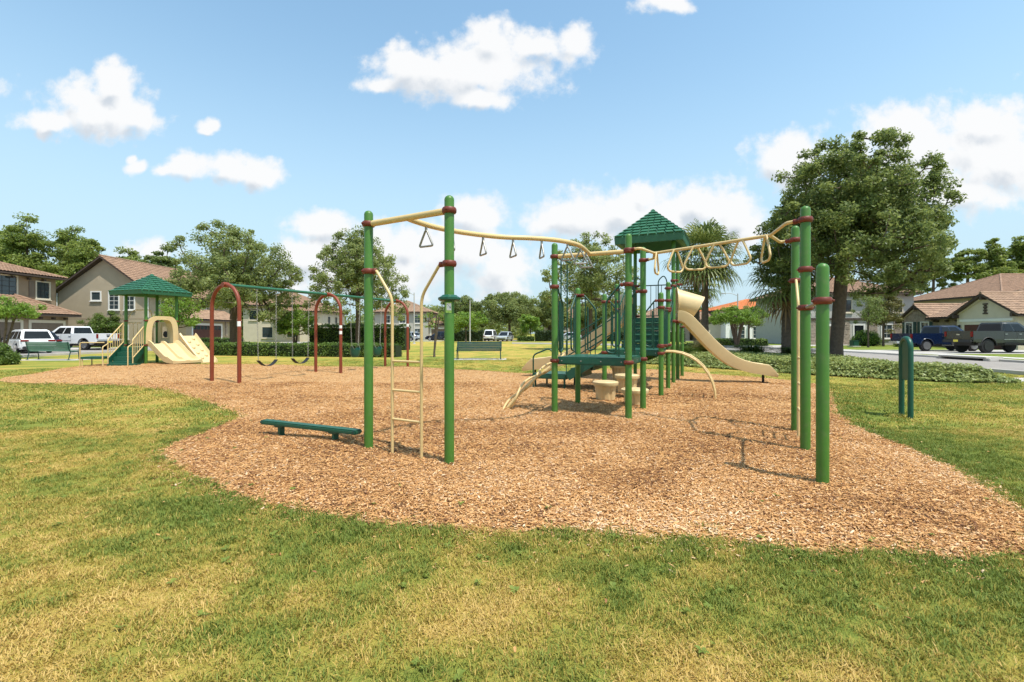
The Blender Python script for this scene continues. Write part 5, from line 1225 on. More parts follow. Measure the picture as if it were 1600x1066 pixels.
# --- end ladders
def ladder(a, b, zt=2.13, w=.44, rungs=(.42, .75, 1.08)):
    d = d2(a, b); mid = (pp(a, 0) + pp(b, 0)) / 2; par = thing_part('end_ladder', PS)
    for k, o, s in ((a, b, -1), (b, a, 1)):
        clamp(k, zt, d2(k, o)); e = mid + d * s * w / 2
        pipe([pp(k, zt) + d2(k, o) * .07, pp(k, zt) + d2(k, o) * .13, e + Z * (zt - .33), e + Z * -.1], .017, 'ladder_rail', 'beigepipe', par, .10)
    for z in rungs: pipe([mid - d * w / 2 + Z * z, mid + d * w / 2 + Z * z], .014, 'rung', 'beigepipe', par)
ladder('A', 'B'); ladder('S', 'T')
# tray and sticker on post B
x, y = POST['B'][:2]
MB().lathe([(PR + .002, -.03), (.10, -.028), (.118, -.012), (.118, .008), (.09, .022), (.075, .035), (PR + .002, .035)], (x, y, 1.765), 8).build('tray', M['dkgreen'], PO['B'], smooth=25)
def sticker(k, z0, z1, a0, a1, m, r=PR + .0015):
    x, y = POST[k][:2]; rows = []
    for z in (z0, z1): rows.append([(x + r * math.sin(R(a0 + (a1 - a0) * i / 8)), y - r * math.cos(R(a0 + (a1 - a0) * i / 8)), z) for i in range(9)])
    return MB().grid(rows).build('sticker', M[m], PO[k])
sticker('B', 1.61, 1.72, -38, 34, 'sticker'); sticker('B', 1.637, 1.712, -22, 30, 'white', PR + .003)
for (zz, aa, ww, hh) in ((1.70, -15, 8, .005), (1.683, 12, 5, .02), (1.672, 14, 7, .016), (1.69, -4, 3, .012)): sticker('B', zz - hh, zz, aa, aa + ww, 'plastic', PR + .0045)
# chin-up bar
clamp('T', 2.13, d2('T', 'S')) if False else None
clamp('T', 1.69, d2('T', 'U')); clamp('U', 1.69, d2('U', 'T')); pipe([pp('T', 1.69) + d2('T', 'U') * .05, pp('U', 1.69) + d2('U', 'T') * .05], .017, 'chin_up_bar', 'steel')
# --- loop ladder overhead from D/E to S/T
mST = (pp('S', 0) + pp('T', 0)) / 2; mDE = (pp('D', 0) + pp('E', 0)) / 2; run = (mST - mDE).normalized()
J1 = mDE + run * .34 + Z * 2.70; J2 = mST - run * .36 + Z * 2.70
for k in 'DE':
    clamp(k, 2.71, run); pipe([pp(k, 2.71) + run * .07, pp(k, 2.71) + run * .22, J1 - run * -.02 + Z * .0, J1 + run * .12], .021, 'fork_pipe', 'beigepipe', None, .14)
for k in 'ST':
    clamp(k, 2.70, -run); pipe([pp(k, 2.70) - run * .07, pp(k, 2.70) - run * .20, J2, J2 - run * .12], .021, 'fork_pipe', 'beigepipe', None, .14)
pipe([J1, J2], .023, 'overhead_pipe', 'beigepipe')
sd = Vector((-run.y, run.x, 0)); L = (J2 - J1).length
for i in range(6):
    c = J1 + run * (L * (i + .18) / 5.35); ang = R([-24, 12, 46, 70, 104, 138][i]); e = (sd * math.cos(ang) + run * math.sin(ang)).normalized()
    pipe([c + e * .03, c - Z * .09 + e * .08, c - Z * .28 + e * .17, c - Z * .34 + e * .12, c - Z * .34 - e * .12, c - Z * .28 - e * .17, c - Z * .09 - e * .08, c - e * .03], .0155, 'hanging_loop', 'beigepipe', None, .05)
# --- decks
def deck(ks, z, name='deck', th=.13):
    P = [pp(k, 0) for k in ks]; c = sum(P, Vector()) / len(P)
    poly = [(c + (p - c) * .965) for p in P]
    o = MB().prism([(p.x, p.y) for p in poly], z - th, z).build(name, M['dkgreen'], PS, bevel=.022)
    n = len(P)
    for i in range(n):   # fascia bolts
        a, b = poly[i], poly[(i + 1) % n]; nr = Vector(((b - a).y, -(b - a).x, 0)).normalized(); nr = nr if nr.dot(a - c) > 0 else -nr
        mb = MB()
        for f in (.08, .36, .64, .92): mb.lathe([(.012, 0), (.012, .006), (.006, .009)], a.lerp(b, f) + nr * -.001 + Z * (z - th * .5), 8, nr.to_track_quat('Z', 'Y').to_matrix())
        mb.build('deck_bolts', M['steel'], o)
    for k in ks: clamp(k, z - th * .5 if z < 1.5 else z - .1, c - pp(k, 0))
    return o
deck('CDEF', 1.0); deck('LGHM', 1.03); deck('NIJO', 1.83)
# skirt under the first deck
cf = pp('C', 0).lerp(pp('F', 0), .5)
# steps from the low deck up to the tower (perforated treads and risers)
for i in range(4):
    f0 = i / 4; a = pp('M', 0).lerp(pp('N', 0), f0 + .05) + u * .10; b = pp('H', 0).lerp(pp('I', 0), f0 + .05) - u * .10; z = 1.03 + .8 * (i + 1) / 5
    dv = (pp('I', 0) - pp('H', 0)).normalized(); ln = (pp('I', 0) - pp('H', 0)).length / 4
    st = MB().prism([(q.x, q.y) for q in (a, b, b + dv * ln * 1.1, a + dv * ln * 1.1)], z - .05, z).build('stair_tread', M['dkgreen'], PS, bevel=.012)
    MB().bar((a + Z * (z - .13)) - dv * -.012, (b + Z * (z - .13)) + dv * .012, .018, .15).build('riser', M['railgreen'], st)
    MB().tube([a + Z * (z + .01) - dv * .005, b + Z * (z + .01) - dv * .005], .012, 6).build('nosing', M['roofgreen'], st)
# --- barriers, grab loops (dark green rails)
RG = .0165
def grab(k, to, zt, zb, reach=.34):
    d = d2(k, to); clamp(k, zt, d); P = pp(k, 0) + d * .06
    pipe([pp(k, zt) + d * .07, P + d * .07 + Z * zt, P + d * reach + Z * (zt - .27), P + d * reach + Z * (zb + .10), P + d * (reach - .16) + Z * (zb + .06), P + d * (reach - .16) + Z * (zt - .22)], RG, 'grab_rail', 'railgreen', None, .07)
    pipe([P + d * .09 + Z * (zt - .05), P + d * .09 + Z * (zb + .02)], .012, 'baluster', 'railgreen')
grab('C', 'F', 2.18, 1.0); grab('F', 'C', 2.12, 1.0); grab('F', 'E', 2.12, 1.0, .30); grab('D', 'C', 2.17, 1.0, .30); grab('E', 'F', 2.15, 1.0, .28); grab('L', 'G', 2.1, 1.03, .28); grab('G', 'L', 2.1, 1.03, .28)
def barrier(a, b, zb, h=.92, n=7, m='railgreen'):
    d = d2(a, b); A, B = pp(a, 0) + d * .06, pp(b, 0) - d * .06; par = thing_part('barrier', PS)
    for z in (zb + .08, zb + h): pipe([A + Z * z, B + Z * z], RG, 'rail', m, par)
    for i in range(n):
        q = A.lerp(B, (i + .6) / (n + .2)); pipe([q + Z * (zb + .08), q + Z * (zb + h)], .0095, 'baluster', m, par, seg=6)
    for k in (a, b):
        for z in (zb + .08, zb + h): clamp(k, z, d2(a, b) if k == a else d2(b, a))
barrier('G', 'H', 1.03); barrier('J', 'O', 1.83, 1.0, 7)
pole_top = pp('C', 2.66) + d2('C', 'F') * .30
for f, zt in ((.36, 2.70), (.62, 2.66)): pipe([pp('C', 0).lerp(pp('F', 0), f) - u * .05 + Z * 1.0, pp('C', 0).lerp(pp('F', 0), f) - u * .05 + Z * zt], .013, 'climbing_pole', 'railgreen')
pipe([pp('C', 2.69) + Z * .0 + d2('C', 'F') * .05, pp('C', 2.69) + d2('C', 'F') * .82], .016, 'pole_hanger', 'railgreen')
# hoops at the top of the tower steps
for f in (.14, .86):
    q = pp('N', 0).lerp(pp('I', 0), f); s = d2('N', 'I') * .16 * (1 if f < .5 else -1)
    pipe([q + Z * 1.83, q + Z * 2.85, q + s * .5 + Z * 2.98, q + s * 1.4 + Z * 2.85, q + s * 1.4 + Z * 1.86], .015, 'entry_hoop', 'railgreen', None, .10)
# stair side rails from the low deck to the tower
for a, b in (('M', 'N'), ('H', 'I')):
    d = d2(a, b); A, B = pp(a, 0) + d * .06, pp(b, 0) - d * .06
    for dz in (.40, .85): pipe([A + Z * (1.1 + dz), B + Z * (1.83 + dz)], RG, 'stair_rail', 'railgreen')
    for i in range(5): q = A.lerp(B, (i + .5) / 5); zz = 1.08 + .73 * (i + .5) / 5; pipe([q + Z * zz, q + Z * (zz + .82)], .0095, 'baluster', 'railgreen', seg=6)
    clamp(a, 2.0, d); clamp(b, 2.68, -d)
# --- transfer station and its stairs at the left of the low deck
mLM = (pp('L', 0) + pp('M', 0)) / 2
for i in range(3):
    c = mLM - u * (.20 + .27 * i) + Z * (1.03 - .165 * (i + 1)); MB().box(c, (.29, .86, .05), rot=Matrix((u, v, Z)).transposed()).build('stair_tread', M['dkgreen'], PS, bevel=.012)
    MB().box(c + u * .135 - Z * .1, (.02, .84, .16), rot=Matrix((u, v, Z)).transposed()).build('riser', M['railgreen'], PS)
for s in (-1, 1):
    mb = MB(); o = v * s * .47; a = mLM - u * .04 + o
    q = [a + Z * 1.0, a + Z * .78, a - u * .85 + Z * .27, a - u * .95 + Z * .45]; w = v * .02
    mb.add([p - w for p in q] + [p + w for p in q], [(0, 1, 2, 3), (7, 6, 5, 4), (0, 4, 5, 1), (1, 5, 6, 2), (2, 6, 7, 3), (3, 7, 4, 0)]).build('stringer', M['dkgreen'], PS)
    for dz in (.42, .80): pipe([a - u * -.02 + Z * (1.0 + dz), a - u * .95 + Z * (.40 + dz)], RG, 'stair_rail', 'railgreen')
    for f, zb in ((.22, .72), (.60, .50), (.93, .30)): pipe([a - u * f + Z * zb, a - u * f + Z * (1.82 - f * .64)], .012, 'baluster', 'railgreen', seg=6)
tc_ = mLM - u * 1.42
MB().box(tc_ + Z * .34, (.90, .92, .13), rot=Matrix((u, v, Z)).transposed()).build('transfer_platform', M['dkgreen'], PS, bevel=.03)
for a in (-1, 1):
    for b in (-1, 1): q = tc_ + u * a * .38 + v * b * .40; pipe([q - Z * .1, q + Z * .29], .026, 'platform_leg', 'railgreen')
e = tc_ - u * .40 - v * .47
pipe([e - v * .02 - Z * .1, e - v * .02 + Z * .86, e + u * .40 - v * .02 + Z * 1.02, e + u * .52 - v * .02 + Z * .95, e + u * .52 - v * .02 - Z * .1], .019, 'transfer_handrail', 'railgreen', None, .10)
# --- curly climber off the C-F edge
top, bot = pp('C', 0).lerp(pp('F', 0), .5) - u * .02 + Z * .98, Vector((-.17, 8.55, -.05))
ax = (bot - top); Lc = ax.length; ax.normalize(); sy = Vector((-ax.y, ax.x, 0)).normalized(); up2 = sy.cross(ax) * -1
for ph in (0, math.pi):
    P_ = [top + ax * Lc * i / 40 + sy * (.21 * math.sin(i / 40 * 3.3 * math.pi + ph)) + up2 * (.05 * math.cos(i / 40 * 3.3 * math.pi + ph) + .10 * math.sin(i / 40 * math.pi)) for i in range(41)]
    pipe(P_, .020, 'twisted_climber_rail', 'beigepipe')
pipe([top, top.lerp(bot, .5) + up2 * .10, bot], .027, 'climber_spine', 'beigepipe', None, .5)
# --- arch ladder off the G-H edge
dG = d2('G', 'H')
for o in (.02, .46):
    a = pp('G', 0) + dG * o + u * .06
    pipe([a + Z * 1.0] + [a + u * (1.02 * math.sin(t)) + Z * (1.0 * math.cos(t) + .05 * math.sin(2 * t)) for t in [R(10 * i) for i in range(1, 10)]] + [a + u * 1.03 - Z * .12], .021, 'arch_rail', 'beigepipe')
for i in range(1, 6):
    t = R(8 + 14.5 * i); a = pp('G', 0) + u * (.06 + 1.02 * math.sin(t)) + Z * (1.0 * math.cos(t) + .05 * math.sin(2 * t)); pipe([a + dG * .02, a + dG * .46], .014, 'rung', 'beigepipe')
clamp('G', 1.13, u)
# --- slides
def slide(start, dr, zt, L, w=.50, wall=.17, lip=.26, hump=False):
    """open trough: side profile with flat run-out, swept across the width"""
    s = Vector((-dr.y, dr.x, 0)); D_ = zt - lip; prof = [(0, 0), (.10, -.01), (.24, -.10), (L * .20, -D_ * .27), (L * .33, -D_ * .52), (L * .47, -D_ * .74), (L * .60, -D_ * .88), (L * .75, -D_ * .96), (L * .90, -D_), (L * 1.0, -D_ - .05)]
    P = smooth_path([start + dr * a + Z * (zt + b) for a, b in prof], 5); rows = []; n = len(P)
    for i, p in enumerate(P):
        t = (P[min(i + 1, n - 1)] - P[max(i - 1, 0)]).normalized(); nr = s.cross(t); nr = nr if nr.z > 0 else -nr
        k = wall * min(1, max(.12, (n - 1 - i) / 5)); k2 = k
        sec = [(-w / 2 - .05, k - .06), (-w / 2 - .05, k), (-w / 2 - .01, k + .015), (-w / 2 + .03, k - .01), (-w / 2 + .05, .03), (-w / 2 + .11, 0), (w / 2 - .11, 0), (w / 2 - .05, .03), (w / 2 - .03, k - .01), (w / 2 + .01, k + .015), (w / 2 + .05, k), (w / 2 + .05, k - .06), (w / 2 + .02, -.06), (-w / 2 - .02, -.06)]
        rows.append([p + s * a + nr * b for a, b in sec])
    o = MB().grid(rows, True); m = len(rows[0]); k = len(o.v) - m; o.f += [tuple(range(m)), tuple(range(k + m - 1, k - 1, -1))]
    return o.build('slide', M['beige'], PS, smooth=45), P
def hood(c, dr, w, h, L, parent):
    """moulded hood: arched shell that slopes over the head of the slide"""
    s = Vector((-dr.y, dr.x, 0)); rows = []; n = 28
    for f, sc in ((0, 1.10), (.05, 1.10), (.07, 1.0), (.4, .95), (.75, .88), (1.0, .80)):
        ring = []
        for i in range(n):
            a = 2 * math.pi * i / n; zz = math.sin(a); slant = L * f * (1 + .30 * zz * f)
            ring.append(c + dr * slant + s * (math.cos(a) * w / 2 * sc) + Z * (h / 2 + zz * h / 2 * sc - .30 * L * f))
        rows.append(ring)
    return MB().grid(rows, True).build('hood', M['beige'], parent, smooth=50, solid=.025)
rI = (pp('I', 0) + pp('J', 0)) / 2; dR = Vector((.985, -.20, 0)).normalized()
sl1, _ = slide(rI + dR * .02, dR, 1.80, 2.55, .50, .22, .32); hood(rI + dR * .02 + Z * 1.90, dR, .68, .76, .58, sl1)
e = rI + dR * 2.28; pipe([e - Z * .1, e + Z * .26], .032, 'slide_leg', 'black', sl1)
lI = (pp('N', 0) + pp('O', 0)) / 2
sl2, _ = slide(lI - u * .02, -u, 1.80, 3.35, .55, .28, .30); hood(lI - u * .02 + Z * 1.90, -u, .66, .74, .34, sl2)
e = lI - u * 3.05; pipe([e - Z * .1, e + Z * .25], .032, 'slide_leg', 'black', sl2)
def frame_panel(a, b, z0, z1, ow):
    """moulded green panel beside and over the slide mouth"""
    A, B = pp(a, 0), pp(b, 0); d = (B - A).normalized(); n = Vector((d.y, -d.x, 0)); W = (B - A).length; mid = (A + B) / 2
    mb = MB()
    for s in (-1, 1): q = mid + d * s * ((W / 2 - .06) + ow / 2) / 2; mb.box(q + Z * (z0 + z1) / 2, ((W / 2 - .06) - ow / 2, .05, z1 - z0), rot=Matrix((d, n, Z)).transposed())
    mb.box(mid + Z * (z1 - .06), (ow, .048, .12), rot=Matrix((d, n, Z)).transposed())
    return mb.build('slide_panel', M['dkgreen'], PS, bevel=.02)
frame_panel('I', 'J', 1.72, 2.80, .66); frame_panel('N', 'O', 1.72, 2.80, .66)
for k in 'IJNO': clamp(k, 1.72, u); clamp(k, 2.82, u)
for k in 'HM': clamp(k, 2.5, v); clamp(k, 2.2, v)
clamp('K', 1.6, -v); pipe([pp('J', 1.6) + d2('J', 'K') * .06, pp('K', 1.6) - d2('J', 'K') * .06], RG, 'rail', 'railgreen'); pipe([pp('J', 2.3) + d2('J', 'K') * .06, pp('K', 2.3) - d2('J', 'K') * .06], RG, 'rail', 'railgreen')
# --- roofs with moulded shingles
def pyramid_roof(parent, c, du, dv, half, ze, za, fas, rows, m='roofgreen', nper=8):
    C = lambda a, b, z: c + du * a * half + dv * b * half + Z * z
    mb = MB(); b4 = [C(-1, -1, ze), C(1, -1, ze), C(1, 1, ze), C(-1, 1, ze)]; t4 = [C(-1.02, -1.02, ze + fas), C(1.02, -1.02, ze + fas), C(1.02, 1.02, ze + fas), C(-1.02, 1.02, ze + fas)]
    i4 = [C(-.86, -.86, ze + .02), C(.86, -.86, ze + .02), C(.86, .86, ze + .02), C(-.86, .86, ze + .02)]
    ap = c + Z * za; ia = c + Z * (za - .15)
    vs = b4 + t4 + i4 + [ap, ia]; fs = []
    for i in range(4):
        j = (i + 1) % 4; fs += [(i, j, 4 + j, 4 + i), (4 + i, 4 + j, 12), (j, i, 8 + i, 8 + j), (8 + j, 8 + i, 13)]
    rf = MB().add(vs, fs).build('roof', M[m], parent, bevel=.012)
    sh = MB()
    for i in range(4):
        a, b = t4[i], t4[(i + 1) % 4]; n = (b - a).cross(ap - a).normalized(); n = n if n.z > 0 else -n
        for r_ in range(rows):
            f0, f1 = r_ / rows, (r_ + 1) / rows * .998
            A0, B0, A1, B1 = a.lerp(ap, f0), b.lerp(ap, f0), a.lerp(ap, f1), b.lerp(ap, f1); k = max(1, round(nper * (1 - f0) + .2)); off = .5 if r_ % 2 else 0
            ed = [0] + [(q + off) / k for q in range(0 if off else 1, k)] + [1]
            for s0, s1 in zip(ed[:-1], ed[1:]):
                if s1 - s0 < .02: continue
                g = .012; q = [A0.lerp(B0, s0 + g), A0.lerp(B0, s1 - g), A1.lerp(B1, s1 - g), A1.lerp(B1, s0 + g)]
                lo, hi = n * .045, n * .014
                sh.add([q[0], q[1], q[2], q[3], q[0] + lo, q[1] + lo, q[2] + hi, q[3] + hi], [(4, 5, 6, 7), (0, 1, 5, 4), (1, 2, 6, 5), (2, 3, 7, 6), (3, 0, 4, 7)])
    o = sh.build('moulded_shingles', M[m], rf); tag(o, kind='stuff')
    MB().lathe([(.10, -.10), (.085, .0), (.03, .045)], ap, 4, Matrix((du.normalized(), dv.normalized(), Z)).transposed() @ Matrix.Rotation(R(45), 3, 'Z')).build('roof_cap', M[m], rf)
    return rf
rc = sum((pp(k, 0) for k in 'NIJO'), Vector()) / 4
pyramid_roof(PS, rc, u, v, .90, 3.86, 4.92, .20, 9)

# ================================================================== other equipment
# stepping pods
def pod(label, x, y, z, r=.25):
    t = thing('stepping_pod', label, 'stepping pod', (x, y, 0), 'beige stepping pods beside the deck')
    mb = MB(); seg = 48; vs = []; dp = min(.36, z - .06); prof = [(.76, z - dp), (.80, z - dp * .6), (.88, z - .085), (1.0, z - .08), (1.04, z - .05), (1.04, z - .012), (.98, z)]
    rows = []
    for k_, (rr, zz) in enumerate(prof):
        ring = []
        for i in range(seg):
            a = 2 * math.pi * i / seg; fl = 1 - (.085 if (i % 6) in (2, 3) else 0) * (1 if k_ < 3 else .12)
            ring.append((x + r * rr * fl * math.cos(a), y + r * rr * fl * math.sin(a), zz))
        rows.append(ring)
    mb.grid(rows, True); n = seg; k = len(mb.v) - n; mb.f += [tuple(range(n - 1, -1, -1)), tuple(range(k, k + n))]
    mb.build('drum', M['beige'], t, smooth=35); MB().lathe([(r * .88, z - .002), (r * .86, z + .006), (r * .1, z + .007)], (x, y, 0), 28).build('tread', M['beige'], t, smooth=30)
    MB().tube([(x, y, -.1), (x, y, z - dp + .01)], .045, 12).build('stem', M['black'], t, smooth=60)
pod('lowest beige stepping pod, mostly hidden behind the green deck post', 2.34, 9.02, .34); pod('beige stepping pod left of the front green deck post', 1.90, 9.62, .42)
pod('beige stepping pod behind the lowest one, right of the front post', 2.44, 10.05, .52); pod('highest beige stepping pod, farthest back under the upper deck', 2.66, 12.02 - .45, .62)
# balance beam
p0, p1 = Vector((-3.05, 6.26, 0)), Vector((-2.19, 5.87, 0)); d = (p1 - p0).normalized(); Md = Matrix((d, Vector((-d.y, d.x, 0)), Z)).transposed()
t = thing('balance_beam', 'low dark green balance beam beside the front ladder posts', 'balance beam', p0)
MB().box((p0 + p1) / 2 + d * .02 + Z * .205, (1.66, .13, .055), rot=Md).build('beam', M['dkgreen'], t, bevel=.015)
for q in (p0, p1): MB().box(q + Z * .04, (.055, .075, .28), rot=Md).build('leg', M['dkgreen'], t, bevel=.008); MB().box(q + Z * .168, (.14, .10, .018), rot=Md).build('bracket', M['railgreen'], t)
for f in (-.77, .81): MB().box((p0 + p1) / 2 + d * f + Z * .206, (.05, .134, .048), rot=Md).build('end_cap', M['bench_dark'], t, bevel=.012)
# activity panel with arched frame
a, b = Vector((6.63, 8.06, 0)), Vector((6.53, 7.76, 0)); d = (b - a).normalized(); n_ = Vector((-d.y, d.x, 0)); mid = (a + b) / 2; hw = (b - a).length / 2
t = thing('activity_panel', 'arched dark green activity panel on two legs on the right lawn', 'play panel', mid)
fr = [a - Z * .15] + [mid - d * hw * math.cos(q) + Z * (1.14 + .17 * math.sin(q)) for q in [math.pi * i / 12 for i in range(13)]] + [b - Z * .15]
MB().tube(fr, .040, 14).build('arch_frame', M['dkgreen'], t, smooth=60)
pl = [(-hw, .62), (hw, .62), (hw, 1.14)] + [(hw * math.cos(q), 1.14 + .17 * math.sin(q)) for q in [math.pi * i / 8 for i in range(1, 8)]] + [(-hw, 1.14)]
mb = MB(); n = len(pl); mb.add([mid + d * s + Z * z - n_ * .015 for s, z in pl] + [mid + d * s + Z * z + n_ * .015 for s, z in pl], [tuple(range(n)), tuple(range(2 * n - 1, n - 1, -1))] + [(i, n + i, n + (i + 1) % n, (i + 1) % n) for i in range(n)]).build('panel', M['dkgreen'], t, bevel=.004)
for zz in (.70, 1.0):
    for s in (-1, 1): MB().lathe([(.014, 0), (.014, .01), (.008, .014)], mid + d * s * (hw - .05) + Z * zz + n_ * .014, 8, n_.to_track_quat('Z', 'Y').to_matrix()).build('bolt', M['steel'], t)
# --- swing set
sv = Vector((.425, .905, 0)); su = Vector((.905, -.425, 0)); S0 = Vector((-7.93, 13.1, 0))
t = thing('swing_set', 'long swing frame with three maroon arches and green top beam', 'swing set', S0)
hw = .585; zt = 2.12
for i in range(3):
    c = S0 + sv * 3.66 * i
    pts = [c - su * hw - Z * .2] + [c - su * hw * math.cos(q) + Z * (zt + hw * 1.05 * math.sin(q)) for q in [math.pi * k / 16 for k in range(17)]] + [c + su * hw - Z * .2]
    ar = MB().tube(pts, .052, 16).build('arch', M['swingred'], t, smooth=60)
    for z0, z1, ss in (((1.58, 1.72, 1),), ((1.56, 1.66, 1), (1.36, 1.47, 1)), ((1.66, 1.78, 1),))[i]:
        mb = MB(); q = c + su * hw * ss; rows = [[q + Vector((math.sin(R(a_)) * .0535, -math.cos(R(a_)) * .0535, z)) for a_ in range(-70, 75, 12)] for z in (z0, z1)]; mb.grid(rows).build('warning_sticker', M['white'], ar)
    MB().lathe([(.07, -.08), (.075, 0), (.07, .08)], c + Z * (zt + hw * 1.05), 14, sv.to_track_quat('Z', 'Y').to_matrix()).build('beam_collar', M['swingred'], ar, smooth=40)
MB().tube([S0 + Z * (zt + hw * 1.05), S0 + sv * 7.32 + Z * (zt + hw * 1.05)], .047, 14).build('top_beam', M['roofgreen'], t, smooth=60)
def chain(mb, a, b, n=26):
    a, b = Vector(a), Vector(b); dd = (b - a) / n; y = dd.cross(su).normalized() if dd.cross(su).length > 1e-3 else sv; x = dd.cross(y).normalized()
    for i in range(n):
        w_ = x if i % 2 else y; m0 = a + dd * (i - .15); m1 = a + dd * (i + 1.15)
        mb.tube([m0 + w_ * .006, m0 + w_ * .016 + dd * .3, m1 + w_ * .016 - dd * .3, m1 + w_ * .006, m1 - w_ * .006, m1 - w_ * .016 - dd * .3, m0 - w_ * .016 + dd * .3, m0 - w_ * .006], .0042, 4, True)
zb = zt + hw * 1.05 - .04
def belt(label, f, off):
    c = S0 + sv * f + su * off; s_ = thing('belt_swing', label, 'swing', Vector((c.x, c.y, .45)), 'belt swings on the near bay')
    for q in (-1, 1):
        mb = MB(); chain(mb, S0 + sv * (f + q * .33) + Z * zb, c + sv * q * .30 + Z * .60, 44); mb.build('chain', M['steel'], s_)
        MB().lathe([(.02, -.03), (.03, 0), (.02, .05)], S0 + sv * (f + q * .33) + Z * (zb - .02), 8).build('hanger', M['steel'], s_)
    rows = []
    for i in range(13): k = i / 12 * 2 - 1; zz = .42 + .17 * abs(k) ** 2.2; rows.append([c + sv * k * .30 + su * w_ + Z * zz for w_ in (-.075, -.06, .06, .075)])
    MB().grid(rows).build('seat', M['black'], s_, smooth=60, solid=.012)
belt('left belt swing nearest the near maroon arch', 1.28, .03); belt('right belt swing next to the middle maroon arch', 2.52, -.02)
def bucket(label, f):
    c = S0 + sv * f; s_ = thing('bucket_swing', label, 'swing', Vector((c.x, c.y, .5)), 'toddler bucket swings on the far bay')
    for q in (-1, 1):
        mb = MB(); chain(mb, S0 + sv * (f + q * .26) + Z * zb, c + sv * q * .17 + Z * .98, 36); mb.build('chain', M['steel'], s_)
        MB().lathe([(.02, -.03), (.03, 0), (.02, .05)], S0 + sv * (f + q * .26) + Z * (zb - .02), 8).build('hanger', M['steel'], s_)
        for w_ in (-1, 1): MB().tube([c + sv * q * .17 + Z * .98, c + sv * q * .16 + su * w_ * .11 + Z * .80], .006, 5).build('strap', M['steel'], s_)
    mb = MB(); rows = []
    for r_, z_ in ((.06, .50), (.13, .52), (.165, .60), (.175, .70), (.185, .80), (.19, .82), (.172, .82), (.15, .62), (.05, .54)):
        rows.append([c + sv * r_ * math.cos(a) * 1.05 + su * r_ * math.sin(a) * (.92) + Z * (z_ + (.05 * math.cos(2 * a) if z_ > .78 else 0)) for a in [2 * math.pi * i / 20 for i in range(20)]])
    mb.grid(rows, True).build('seat', M['dkgreen'], s_, smooth=50)
bucket('teal bucket swing on the left of the far bay', 4.95); bucket('teal bucket swing on the right of the far bay', 6.15)

# --- toddler structure
O = Vector((-16.62, 21.85, 0)); e1, e2 = Vector((.42, -.9075, 0)), Vector((.9075, .42, 0)); rr_ = .95
T = thing('toddler_play_structure', 'small toddler play structure with green pyramid roof, stairs and wide beige slide', 'playground', O)
TP = {'f': O + e1 * rr_, 'r': O + e2 * rr_, 'b': O - e1 * rr_, 'l': O - e2 * rr_}
for k, q in TP.items(): post(T, q.x, q.y, 3.2, .062)
fu, fv = (e1 + e2).normalized(), (e2 - e1).normalized()          # fu: slide side (+x), fv: back
pyramid_roof(T, O, fu, fv, 1.10, 3.10, 4.08, .16, 8)
zd = .92
MB().prism([(q.x, q.y) for q in (O + (TP[k] - O) * .97 for k in 'frbl')], zd - .12, zd).build('deck', M['dkgreen'], T, bevel=.02)
for k, q in TP.items():
    for z_ in (zd - .06, 1.95): 
        MB().lathe([(.064, -.035), (.085, -.02), (.088, 0), (.085, .02), (.064, .035)], (q.x, q.y, z_), 18).build('clamp', M['maroon'], T, smooth=40)
# wide double slide
sc = (TP['f'] + TP['r']) / 2 + fu * .02; W = 1.24; rows = []
prof = [(0, zd), (.14, zd - .02), (.35, zd - .16), (.80, .44), (1.10, .25), (1.40, .19), (1.68, .17)]
P_ = smooth_path([sc + fu * a + Z * z_ for a, z_ in prof], 5); n = len(P_)
for i, p in enumerate(P_):
    tt = (P_[min(i + 1, n - 1)] - P_[max(i - 1, 0)]).normalized(); nr = fv.cross(tt); nr = nr if nr.z > 0 else -nr; k = .15 * min(1, max(.2, (n - 1 - i) / 6))
    sec = [(-.64, -.10), (-.65, k), (-.60, k + .01), (-.53, .02), (-.45, 0), (-.12, 0), (-.06, .03), (-.035, k * .8), (.035, k * .8), (.06, .03), (.12, 0), (.45, 0), (.53, .02), (.60, k + .01), (.65, k), (.64, -.10)]
    rows.append([p + fv * a + nr * b for a, b in sec])
o = MB().grid(rows, True); m_ = len(rows[0]); k = len(o.v) - m_; o.f += [tuple(range(m_)), tuple(range(k + m_ - 1, k - 1, -1))]
ws = o.build('wide_slide', M['beige'], T, smooth=45)
MB().tube([sc + fu * 1.35 + Z * .16, sc + fu * 1.35 - Z * .1], .04, 10).build('slide_leg', M['black'], ws)
# arched hood with opening: front arch, side cheeks
def arch_rows(c, half, h, inner):
    outp, inp = [], []
    for i in range(25):
        a = math.pi * i / 24; ca, sa = math.cos(a), math.sin(a); ex = .42
        f = lambda w_, hh, z0: c + fv * (math.copysign(abs(ca) ** ex, -ca) * w_) + Z * (z0 + hh * abs(sa) ** .62)
        outp.append(f(half, h, zd)); inp.append(f(half - inner * 1.9, h - inner * 1.3, zd))
    return outp, inp
o0, i0 = arch_rows(sc + fu * .05, .72, 1.25, .13); o1, i1 = arch_rows(sc - fu * .48, .66, 1.18, .05)
mb = MB(); mb.grid([i0, o0, o1, i1, i0]); mb.build('hood', M['beige'], T, smooth=45)
